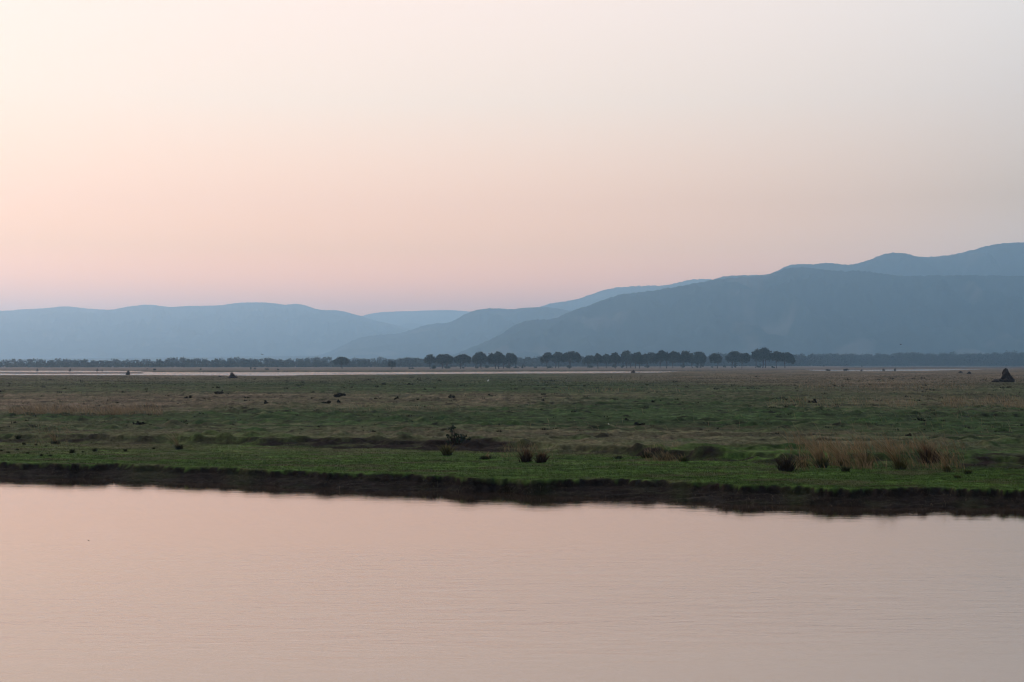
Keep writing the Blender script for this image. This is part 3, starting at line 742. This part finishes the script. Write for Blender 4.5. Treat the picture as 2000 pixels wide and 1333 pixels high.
BUSHES = [
    (848, 720.9, 17, 10, 'spiky bush under the thin crowned tree at the left end of the row'), (873, 720.2, 13, 7, 'bush at the foot of the two stemmed second tree'),
    (905, 720.2, 6, 5, 'little bush right of the smooth dome tree trunk'), (930, 719.7, 9, 6, 'bush at the side stem of the fourth tree'),
    (949, 719.7, 14, 8, 'bush in the gap between fourth and fifth trees of the row'), (990, 719.5, 18, 10, 'thicket below the ragged right end of the left cluster'), (1007, 719.6, 14, 4, 'low scrub in the open just right of the left cluster'),
    (1023, 719.9, 9, 12, 'upright dark shrub alone in the gap between the clusters'), (1046, 719.7, 7, 5, 'small shrub left of the second cluster'),
    (1074, 719.2, 14, 4, 'low scrub under the lopsided tree'), (1112, 719.2, 11, 12, 'dense shrub round the foot of the big dome in the second cluster'),
    (1150, 718.9, 20, 9, 'wide thicket under the low spreading tree'), (1201, 718.9, 13, 10, 'shrub round the foot of the flat topped tree'),
    (1216, 718.9, 8, 8, 'narrow shrub left of the tall middle dome trunks'), (1264, 718.9, 12, 9, 'shrub hugging the thick trunk right of the middle'),
    (1334, 718.8, 11, 11, 'shrub below the wide shelf of leaves'), (1366, 718.8, 20, 20, 'leafy mass hanging below the rounded tree'), (1390, 718.6, 5, 5, 'little shrub left of the small tree in the gap'),
    (1415, 718.6, 7, 7, 'shrub between the small gap tree and the broad domed tree'), (1437, 718.6, 14, 12, 'round bush beside the broad domed tree trunk'), (1483, 718.6, 13, 9, 'bush between the trunks of the tallest tree'), (1509, 719.2, 10, 5, 'low bush right of the tallest tree'),
    (801, 721.2, 5, 4, 'left one of two pointed shrubs by the little pools'), (807, 721.2, 4.5, 6, 'right one of two pointed shrubs by the little pools'),
    (287, 723.4, 5, 4, 'left one of two dark shrubs on the far left flats'), (302, 723.6, 6, 4.5, 'right one of two dark shrubs on the far left flats'), (392, 722.6, 3.5, 4.5, 'slim shrub on the far flats left of the lone tree'),
    (490, 722.0, 4, 5, 'left one of a pair of slim shrubs left of the lone tree'), (498, 722.0, 5, 4, 'right one of a pair of slim shrubs left of the lone tree'), (521, 722.6, 7, 3.5, 'low shrub between the slim pair and the lone tree'), (543, 723, 4, 3, 'tiny shrub on the flats left of the lone tree'),
    (1609, 716.5, 4, 4, 'tiny shrub on the flats just right of the tree row'), (1683, 717.4, 4.5, 5, 'dark shrub at the left end of the bright far pool'),
]
for i, b in enumerate(BUSHES):
    bush(*b, seed=500 + i, group='bushes under and beside the tree row' if b[0] > 790 else 'shrubs on the far left flats', n=130 if b[2] < 8 else 260, size=.42)

# shrubs on the near plain
bush(892, 869, 60, 42, 'dark green leafy bush on the brink of the dark soil step', 601, n=1100, size=.05, col=(.020, .040, .022), name='bush', lobes_n=9, spiky=True)
bush(668, 777, 30, 12, 'dark heap of fallen brush lying on the plain left of centre', 602, n=420, size=.13, col=(.016, .014, .010), name='brush_heap', cat='brush heap', lobes_n=8)
SMALL = [(775, 781.5, 8, 7, 'little dark shrub right of the fallen brush'), (641, 788.5, 22, 5, 'low litter of dead brush below the fallen brush'), (661, 787, 6, 6, 'tiny dark shrub just under the fallen brush'), (882, 778, 10, 11, 'dead twiggy shrub on the plain left of the middle'),
         (957, 775, 9, 5, 'low dark shrub on the plain near the middle'), (272, 830, 24, 10, 'dark spreading shrub on the green flat at left'), (433, 770, 26, 8, 'wide thin shrub on the plain at left'), (369, 778, 12, 7, 'small dark shrub left of the wide thin one'),
         (1587, 788, 15, 11, 'dark compact shrub among the straw grass at right'), (1223, 823, 9, 7, 'small brownish shrub on the green flat right of centre'), (1247, 831, 26, 8, 'low greyish mound of brush on the green flat'), (1275, 787, 6, 6, 'small black shrub on the tan edge right of centre'),
         (1377, 831, 16, 8, 'dark hump of brush on the green flat right of the grey one'), (1795, 824, 18, 9, 'dark brush hump with pale stems on the right flat'), (1775, 853, 9, 7, 'small brown shrub above the straw clumps at right'),
         (519, 790, 8, 9, 'thin dark shrub at the left of the brown band'), (749, 752, 6, 8, 'dead thin shrub far out left of the middle'), (801, 752, 12, 4, 'flat dark shrub far out near the middle')]
for i, b in enumerate(SMALL):
    bush(*b, seed=620 + i, n=120, size=.075 if b[1] > 800 else .13, col=(.022, .022, .014), lobes_n=9, spread=.5, group='small shrubs scattered on the plain', name='low_shrub', cat='shrub')

# ------------------------------------------------------------------ far woodland (reads as one mass)
def woodland(label, tops, D0, dD, seed, u0=-420, u1=2420, step=9.0, n=150, col=LEAFC * .9):
    r = np.random.default_rng(seed)
    lob = []
    u = u0
    while u < u1:
        D = float(interp(u, D0)) + r.uniform(-dD, dD); px = D / F
        yt = float(interp(u, tops)) + abs(r.normal(0, 1.0)) * 1.5 - 1.2 - 3.0 * float(fbm(np.array([u / 55.]), np.array([seed * 1.7]), seed, 3)[0])
        hh = max(4, (YH - yt) * px + H - .3)
        X = (u - 1000) * px; W = r.uniform(.6, 1.1) * hh * .85
        for k in range(3):
            lr = W * r.uniform(.3, .55)
            lob.append((X + r.uniform(-.5, .5) * W, D + r.uniform(-.4, .4) * W, .3 + hh * r.uniform(.58, .76), lr, lr, hh * r.uniform(.22, .30)))
        lob.append((X, D - 3, hh * .32, W * .95, W * .5, hh * .36)); lob.append((X + W * .5, D - 6, hh * .25, W * .9, W * .5, hh * .3))
        u += step * r.uniform(.4, 1.5)
    V, f, c = leaf_cloud(lob, n * len(lob), 1.35, r, col, hollow=.2)
    V[:, 2] = np.maximum(V[:, 2], .1)
    o = make_mesh('woodland', V, f, M_LEAF, c)
    tag(o, label, None, None, 'stuff')
woodland('dim blue green belt of woodland beyond the flats', [(-500, 708), (0, 709), (60, 707), (110, 705), (250, 705), (400, 704), (550, 703.5), (700, 702.5), (830, 702), (1030, 698), (1200, 697), (1560, 693), (1700, 691.5), (2000, 690.5), (2500, 690)], [(-500, 1950), (0, 1950), (500, 2000), (800, 2150), (1000, 2380), (1300, 2680), (1560, 2980), (1660, 3330), (2500, 3330)], 50, 81)
woodland('paler second belt of woodland behind the first', [(-500, 704), (0, 705), (100, 702), (300, 701), (500, 700), (700, 699), (1000, 697), (1500, 691), (2000, 688), (2500, 688)], [(-500, 2350), (0, 2350), (500, 2400), (1000, 2900), (1500, 3250), (1700, 3500), (2500, 3500)], 40, 82, step=12)

# ------------------------------------------------------------------ termite mounds
def mound(u, y, w_px, h_px, label, seed, peak=0.0, shards=0, D=None, group='termite mounds on the plain'):
    r = np.random.default_rng(seed)
    g = ground_at(u, y); px = g.y / F; W = w_px * px; hh = h_px * px
    root = empty('termite_mound', g); tag(root, label, 'termite mound', group)
    nr, ns = 26, 40
    V = []
    for i in range(nr):
        t = i / (nr - 1)
        for k in range(ns):
            th = 2 * math.pi * k / ns
            ra = W / 2 * (.24 * (1 - t ** 6) ** .5 + .5 * (1 - t) ** .8 + .26 * (1 - t) ** 5) * (1 + .5 * float(perlin(np.array([math.cos(th) * 1.5 + seed]), np.array([math.sin(th) * 1.5 + t * 4.0]), seed)[0]))
            V.append((ra * math.cos(th) + peak * W * t, ra * math.sin(th) * .85, hh * t - .25 * (1 - t) + .07 * hh * float(perlin(np.array([th * 2.0]), np.array([t * 7.0]), seed + 1)[0])))
    f = [(i * ns + k, i * ns + (k + 1) % ns, (i + 1) * ns + (k + 1) % ns, (i + 1) * ns + k) for i in range(nr - 1) for k in range(ns)]
    make_mesh('cone', np.array(V), np.array(f), M_TERMITE, parent=root, smooth=True)
    if shards:                       # weathered shoulder leaning on the main spire
        V = []
        for i in range(12):
            t = i / 11
            for k in range(20):
                th = 2 * math.pi * k / 20
                ra = W * .27 * (1 - t ** 2.2) ** .6 * (1 + .4 * float(perlin(np.array([math.cos(th) * 1.8]), np.array([math.sin(th) * 1.8 + t * 4]), 7)[0]))
                V.append((W * .2 + ra * math.cos(th) - .06 * W * t, -.3 + ra * math.sin(th), hh * .58 * t - .2))
        f = [(i * 20 + k, i * 20 + (k + 1) % 20, (i + 1) * 20 + (k + 1) % 20, (i + 1) * 20 + k) for i in range(11) for k in range(20)]
        make_mesh('shoulder', np.array(V), np.array(f), M_TERMITE, parent=root, smooth=True)
    for s in range(shards):
        sx = -W * (.55 + .35 * s / max(1, shards - 1) * 1.6) + r.normal(0, .1); rr = hh * r.uniform(.10, .2)
        V = []
        for i in range(8):
            t = i / 7
            for k in range(12):
                th = 2 * math.pi * k / 12
                ra = rr * 1.5 * math.sqrt(max(0, 1 - t)) * (1 + .25 * r.normal())
                V.append((sx + ra * math.cos(th), ra * math.sin(th) - .5, rr * 1.6 * t - .15))
        f = [(i * 12 + k, i * 12 + (k + 1) % 12, (i + 1) * 12 + (k + 1) % 12, (i + 1) * 12 + k) for i in range(7) for k in range(12)]
        make_mesh('crumbled_block', np.array(V), np.array(f), M_TERMITE, parent=root)
    return root
mound(1968, 747, 28, 27, 'big jagged termite mound with crumbled blocks at the right edge', 91, peak=-.14, shards=5)
mound(455, 739, 19, 11, 'pointed termite mound on the left plain edge before the water', 92, peak=-.1, shards=0)
mound(250, 733.4, 11, 9.5, 'upright blocky termite mound at the left water edge', 93, peak=.05)
mound(1237, 730, 12, 7, 'small dark termite mound by the water below the middle of the row', 94)
mound(73, 725.2, 5, 5, 'leftmost of the tiny mounds standing in the left channel', 95)
mound(137, 725.4, 5, 5.5, 'tiny mound second from the left in the left channel', 96)
mound(190, 725.4, 5, 5, 'tiny mound third from the left in the left channel, beside a smaller one', 97)
mound(200, 725.6, 4, 3.5, 'smallest mound in the left channel, right of its pair', 98)
mound(1683, 727, 9, 5, 'low rounded mound between the elephants', 99)
mound(1672, 727, 7, 3, 'flat little mound just left of the low rounded one', 100)
mound(1876, 729, 12, 4, 'low dark mound on the right plain left of the big one', 101)
mound(1893, 731, 12, 5, 'crumbled low mound nearer the big jagged mound', 102)

# ------------------------------------------------------------------ animals (one skinned surface each)
def skin(name, joints, edges, mat, sub=1):
    """joints: {key: ((x,y,z), r)} -> one continuous mesh grown with a skin modifier and baked"""
    keys = list(joints)
    me = bpy.data.meshes.new(name)
    me.from_pydata([joints[k][0] for k in keys], [(keys.index(a), keys.index(b)) for a, b in edges], [])
    o = bpy.data.objects.new(name, me); COL.objects.link(o)
    md = o.modifiers.new('skin', 'SKIN'); md.use_smooth_shade = True
    for i, k in enumerate(keys):
        rr = joints[k][1]; rr = rr if isinstance(rr, tuple) else (rr, rr)
        me.skin_vertices[0].data[i].radius = rr
    me.skin_vertices[0].data[0].use_root = True
    sb = o.modifiers.new('sub', 'SUBSURF'); sb.levels = sub; sb.render_levels = sub
    dg = bpy.context.evaluated_depsgraph_get()
    m2 = bpy.data.meshes.new_from_object(o.evaluated_get(dg))
    bpy.data.objects.remove(o)
    m2.name = name; m2.materials.clear(); m2.materials.append(mat)
    return m2

def elephant_meshes(head_down=0.0):
    J = {'pel': ((-.85, 0, 1.75), .62), 'mid': ((0, 0, 1.72), .74), 'sho': ((.85, 0, 1.85), .62), 'neck': ((1.25, 0, 2.0), .42), 'head': ((1.6, 0, 2.12 - head_down), .43), 'brow': ((1.9, 0, 1.95 - head_down), .30),
         't1': ((2.1, 0, 1.55 - head_down), .19), 't2': ((2.18, 0, 1.05 - head_down * .8), .14), 't3': ((2.2, 0, .6 - head_down * .3), .10), 't4': ((2.34, 0, .28), .075),
         'tail1': ((-1.42, 0, 1.85), .09), 'tail2': ((-1.55, 0, 1.2), .05), 'tail3': ((-1.55, 0, .85), .06)}
    E = [('pel', 'mid'), ('mid', 'sho'), ('sho', 'neck'), ('neck', 'head'), ('head', 'brow'), ('brow', 't1'), ('t1', 't2'), ('t2', 't3'), ('t3', 't4'), ('pel', 'tail1'), ('tail1', 'tail2'), ('tail2', 'tail3')]
    for s, q in ((.34, 'l'), (-.34, 'r')):
        dx = .12 if s > 0 else -.1
        J['fk' + q] = ((.92 + dx, s, .95), .24); J['fa' + q] = ((.9 + dx, s, .42), .19); J['ff' + q] = ((.92 + dx, s, .06), .22)
        J['hk' + q] = ((-.78 - dx, s, .95), .27); J['ha' + q] = ((-.98 - dx, s, .45), .19); J['hf' + q] = ((-.92 - dx, s, .06), .22)
        E += [('sho', 'fk' + q), ('fk' + q, 'fa' + q), ('fa' + q, 'ff' + q), ('pel', 'hk' + q), ('hk' + q, 'ha' + q), ('ha' + q, 'hf' + q)]
    body = skin('body', J, E, M_HIDE, 1)
    return body

def ear_mesh(s, hd):
    ns = 14; V = []
    for lay in (0, 1):
        for k in range(ns):
            th = 2 * math.pi * k / ns
            V.append((1.42 + .46 * math.cos(th) * (1 if math.cos(th) < 0 else .35) , s * (.42 + .16 * (1 - math.cos(th)) / 2 + lay * .05), 2.0 - hd + .58 * math.sin(th) * (1 if math.sin(th) > 0 else 1.25) - .1))
    f = [(k, (k + 1) % ns, ns + (k + 1) % ns, ns + k) for k in range(ns)]
    cs = len(V); V.append((1.3, s * .48, 1.9 - hd)); V.append((1.3, s * .53, 1.9 - hd))
    f3 = [(k, cs, (k + 1) % ns, (k + 1) % ns) for k in range(ns)]
    me = bpy.data.meshes.new('ear')
    me.from_pydata(V, [], f + [(k, (k + 1) % ns, cs) for k in range(ns)] + [(ns + (k + 1) % ns, ns + k, cs + 1) for k in range(ns)])
    me.materials.append(M_HIDE)
    return me

def tusk_mesh(s, hd):
    V, f = tubes([([(1.92, s * .2, 1.62 - hd), (2.1, s * .26, 1.35 - hd), (2.3, s * .27, 1.28 - hd)], [.05, .04, .015])], 6)
    me = bpy.data.meshes.new('tusk'); me.from_pydata([tuple(v) for v in V], [], [tuple(q) for q in f]); me.materials.append(M_TUSK)
    return me

BODY = {0: elephant_meshes(0.0), 1: elephant_meshes(.25)}
PARTS = {h: [('ear', ear_mesh(1, d)), ('ear', ear_mesh(-1, d)), ('tusk', tusk_mesh(1, d)), ('tusk', tusk_mesh(-1, d))] for h, d in ((0, 0.), (1, .25))}
for (u, y, rz, sc, hd, lab) in [
        (1618, 727.2, math.radians(168), .84, 1, 'leftmost elephant on the far plain, grazing with its head low'),
        (1651, 727.2, math.radians(-12), .98, 0, 'elephant with trunk hanging at its right side, second from the left'),
        (1726, 726.8, math.radians(97), .98, 0, 'elephant seen end on, narrow outline before the water'),
        (1748, 726.8, math.radians(60), 1.06, 0, 'largest and rightmost elephant, turned partly away before the water')]:
    g = ground_at(u, y)
    root = empty('elephant', g); root.rotation_euler = (0, 0, rz); root.scale = (sc,) * 3
    tag(root, lab, 'elephant', 'elephants grazing by the far channel')
    b = bpy.data.objects.new('body', BODY[hd]); COL.objects.link(b); b.parent = root
    for nm, me in PARTS[hd]:
        q = bpy.data.objects.new(nm, me); COL.objects.link(q); q.parent = root

def egret_mesh():
    J = {'b': ((0, 0, .42), (.10, .11)), 'c': ((.14, 0, .48), .09), 'n1': ((.22, 0, .58), .035), 'n2': ((.2, 0, .72), .028), 'h': ((.26, 0, .8), .036), 't': ((-.22, 0, .36), .04)}
    E = [('b', 'c'), ('c', 'n1'), ('n1', 'n2'), ('n2', 'h'), ('b', 't')]
    for s, q in ((.04, 'l'), (-.04, 'r')):
        J['k' + q] = ((.0, s, .25), .022); J['f' + q] = ((.02, s, .0), .012)
        E += [('b', 'k' + q), ('k' + q, 'f' + q)]
    return skin('body', J, E, M_EGRET, 1)
EG = egret_mesh()
V, f = tubes([([(.28, 0, .8), (.40, 0, .785)], [.014, .003])], 5)
BILL = bpy.data.meshes.new('bill'); BILL.from_pydata([tuple(v) for v in V], [], [tuple(q) for q in f]); BILL.materials.append(M_BILL)
for (u, y, rz, lab) in [(953, 747.5, .4, 'white egret far out on the plain below the left tree cluster'), (1184, 732, 2.8, 'white egret at the far water edge below the tree row'), (1189, 831.5, 2.6, 'white egret on the green flat right of centre')]:
    g = ground_at(u, y); root = empty('egret', g); root.rotation_euler = (0, 0, rz)
    s = .26 if y > 800 else (1.1 if y > 740 else 1.3); root.scale = (s,) * 3
    tag(root, lab, 'egret', 'white egrets on the plain')
    for nm, me in (('body', EG), ('bill', BILL)):
        q = bpy.data.objects.new(nm, me); COL.objects.link(q); q.parent = root

def flyer():
    J = {'b': ((0, 0, 0), .07), 'h': ((.2, 0, .03), .045), 'k': ((.29, 0, .02), .015), 't': ((-.26, 0, 0), .03)}
    return skin('body', J, [('b', 'h'), ('h', 'k'), ('b', 't')], M_DARKB, 1)
FB = flyer()
def wing(s):
    me = bpy.data.meshes.new('wing')
    P = [(.1, .04, .02), (-.1, .04, .02), (.13, .3, .16), (-.09, .3, .16), (.02, .62, .1), (-.08, .58, .1)]
    V = [(x, s * y, z) for x, y, z in P] + [(x, s * y, z + .015) for x, y, z in P]
    me.from_pydata(V, [], [(0, 1, 3, 2), (2, 3, 5, 4), (6, 8, 9, 7), (8, 10, 11, 9), (0, 2, 8, 6), (2, 4, 10, 8), (1, 7, 9, 3), (3, 9, 11, 5), (4, 5, 11, 10)])
    me.materials.append(M_DARKB); return me
WG = [wing(1), wing(-1)]
for (u, y, D, rz, lab) in [(512, 693, 420, 2.5, 'tiny dark bird in flight before the left hills'), (1759, 673.5, 420, .3, 'tiny dark bird in flight before the big right hill')]:
    root = empty('flying_bird', ((u - 1000) / F * D, D, H + (YH - y) / F * D)); root.rotation_euler = (.2, 0, rz)
    tag(root, lab, 'bird', 'birds in flight')
    for nm, me in (('body', FB), ('wing', WG[0]), ('wing', WG[1])):
        q = bpy.data.objects.new(nm, me); COL.objects.link(q); q.parent = root

# a drifting leaf on the water
D = (H - ZW) * F / (1056 - YH); X = (173 - 1000) / F * D
V, f = tubes([([(-.03, 0, .006), (0, .008, .009), (.03, 0, .006)], [.003, .009, .002])], 6)
o = make_mesh('drifting_leaf', V, f, M_TWIG, smooth=True); o.location = (X, D, ZW)
tag(o, 'small dark leaf drifting on the river at left', 'leaf')

# ------------------------------------------------------------------ haze
zb, zt = -4.2, ZMAX + 15
Vb = np.array([(x, y, z) for z in (zb, zt) for y in (-650., 22500.) for x in (-16200., 16200.)])
fb = np.array([(0, 2, 3, 1), (4, 5, 7, 6), (0, 1, 5, 4), (2, 6, 7, 3), (0, 4, 6, 2), (1, 3, 7, 5)])
hz = bpy.data.materials.new('haze_air'); hz.use_nodes = True
nt = hz.node_tree; nt.nodes.remove(nt.nodes['Principled BSDF'])
pv = nt.nodes.new('ShaderNodeVolumePrincipled')
pv.inputs['Color'].default_value = (.39, .70, 1.0, 1)
pv.inputs['Density'].default_value = BETA
pv.inputs['Anisotropy'].default_value = .62
nt.links.new(pv.outputs['Volume'], nt.nodes['Material Output'].inputs['Volume'])
hb = make_mesh('haze', Vb, fb, hz)
tag(hb, 'blue evening haze lying over the plain and hills', None, None, 'stuff')

# ------------------------------------------------------------------ world, sun, camera
W = bpy.data.worlds.new('World'); SC.world = W; W.use_nodes = True
nt = W.node_tree; L = nt.links.new
SUN_AZ = math.radians(-36); SUN_EL = math.radians(5)
bg = nt.nodes['Background']
def math_node(op, a=None, b=None, c=None):
    n = nt.nodes.new('ShaderNodeMath'); n.operation = op
    for i, v in enumerate((a, b, c)):
        if v is None: continue
        if isinstance(v, (int, float)): n.inputs[i].default_value = v
        else: L(v, n.inputs[i])
    return n.outputs[0]
tc = nt.nodes.new('ShaderNodeTexCoord'); sx = nt.nodes.new('ShaderNodeSeparateXYZ'); L(tc.outputs['Generated'], sx.inputs[0])
zc = math_node('MAXIMUM', sx.outputs['Z'], 0.0)
pos = math_node('SQRT', zc)
hx = math_node('SQRT', math_node('ADD', math_node('MULTIPLY', sx.outputs['X'], sx.outputs['X']), math_node('ADD', math_node('MULTIPLY', sx.outputs['Y'], sx.outputs['Y']), 1e-6)))
cs = math_node('DIVIDE', math_node('ADD', math_node('MULTIPLY', sx.outputs['X'], math.sin(SUN_AZ)), math_node('MULTIPLY', sx.outputs['Y'], math.cos(SUN_AZ))), hx)
ang = math_node('ARCCOSINE', math_node('MINIMUM', math_node('MAXIMUM', cs, -1.0), 1.0))
STR = 2.0
def ramp(stops):
    n = nt.nodes.new('ShaderNodeValToRGB'); cr = n.color_ramp; cr.interpolation = 'LINEAR'
    while len(cr.elements) < len(stops): cr.elements.new(.5)
    for e, (deg, c) in zip(cr.elements, stops):
        e.position = math.sqrt(max(0, math.sin(math.radians(deg))))
    for e, (deg, c) in zip(cr.elements, stops):
        e.color = (*[v / STR for v in c], 1)
    L(pos, n.inputs['Fac']); return n.outputs['Color']
#SKYBEGIN
A = ramp([(0, (3.0, 1.0, .3)), (2.3, (3.3, 1.1, .25)), (3.3, (2.8, 1.05, .28)), (4.6, (2.0, .93, .34)), (6.4, (1.65, .90, .50)), (10.4, (1.3, .99, .76)), (14.4, (1.28, .99, .83)), (30, (2.5, 2.1, 1.95)), (90, (.36, .40, .46))])
B = ramp([(0, (1.8, 1.1, .8)), (2.3, (1.9, 1.15, .85)), (4.6, (1.25, .88, .62)), (6.4, (.97, .69, .46)), (10.4, (.95, .80, .69)), (14.4, (.99, .90, .83)), (30, (1.2, 1.15, 1.15)), (90, (.36, .40, .46))])
Cr = ramp([(0, (.10, .10, .12)), (10, (.12, .12, .14)), (35, (.20, .22, .27)), (90, (.36, .40, .46))])
#SKYEND
def maprange(v, a, b):
    n = nt.nodes.new('ShaderNodeMapRange'); n.interpolation_type = 'LINEAR'
    n.inputs['From Min'].default_value = a; n.inputs['From Max'].default_value = b; L(v, n.inputs['Value']); return n.outputs['Result']
def mix(f, a, b):
    n = nt.nodes.new('ShaderNodeMix'); n.data_type = 'RGBA'
    L(f, n.inputs[0]); L(a, n.inputs[6]); L(b, n.inputs[7]); return n.outputs[2]
t1 = math_node('POWER', maprange(ang, math.radians(16), math.radians(56)), 2.5); t2 = maprange(ang, math.radians(60), math.radians(120))
grad = mix(t2, mix(t1, A, B), Cr)
sky = nt.nodes.new('ShaderNodeTexSky'); sky.sky_type = 'NISHITA'; sky.sun_disc = False
sky.sun_elevation = SUN_EL; sky.sun_rotation = SUN_AZ; sky.dust_density = 4
# the clear-sky model gives the faint base glow, the dusk gradient sits on top
sc = nt.nodes.new('ShaderNodeVectorMath'); sc.operation = 'SCALE'; sc.inputs['Scale'].default_value = .004; L(sky.outputs['Color'], sc.inputs[0])
ad = nt.nodes.new('ShaderNodeVectorMath'); ad.operation = 'ADD'; L(grad, ad.inputs[0]); L(sc.outputs['Vector'], ad.inputs[1])
L(ad.outputs['Vector'], bg.inputs['Color']); bg.inputs['Strength'].default_value = STR

sl = bpy.data.lights.new('sun', 'SUN'); sl.energy = 2.0; sl.angle = math.radians(10); sl.color = (1, .50, .34)
so = bpy.data.objects.new('sun', sl); COL.objects.link(so)
dirv = Vector((math.sin(SUN_AZ) * math.cos(SUN_EL), math.cos(SUN_AZ) * math.cos(SUN_EL), math.sin(SUN_EL)))
so.rotation_euler = (-dirv).to_track_quat('-Z', 'Y').to_euler()

cam = bpy.data.cameras.new('camera'); cam.lens = 50; cam.sensor_width = 36
cam.shift_y = (YH - 666.5) / 2000; cam.clip_start = .5; cam.clip_end = 60000
co = bpy.data.objects.new('camera', cam); COL.objects.link(co); co.location = (0, 0, H); co.rotation_euler = (math.pi / 2, 0, 0)
SC.camera = co
SC.view_settings.view_transform = 'Standard'; SC.view_settings.look = 'None'; SC.view_settings.exposure = 0; SC.view_settings.gamma = 1
SC.render.engine = 'CYCLES'
SC.cycles.use_denoising = True
SC.cycles.filter_width = 1.15
SC.cycles.max_bounces = 8; SC.cycles.volume_bounces = 4
SC.cycles.sample_clamp_indirect = 4
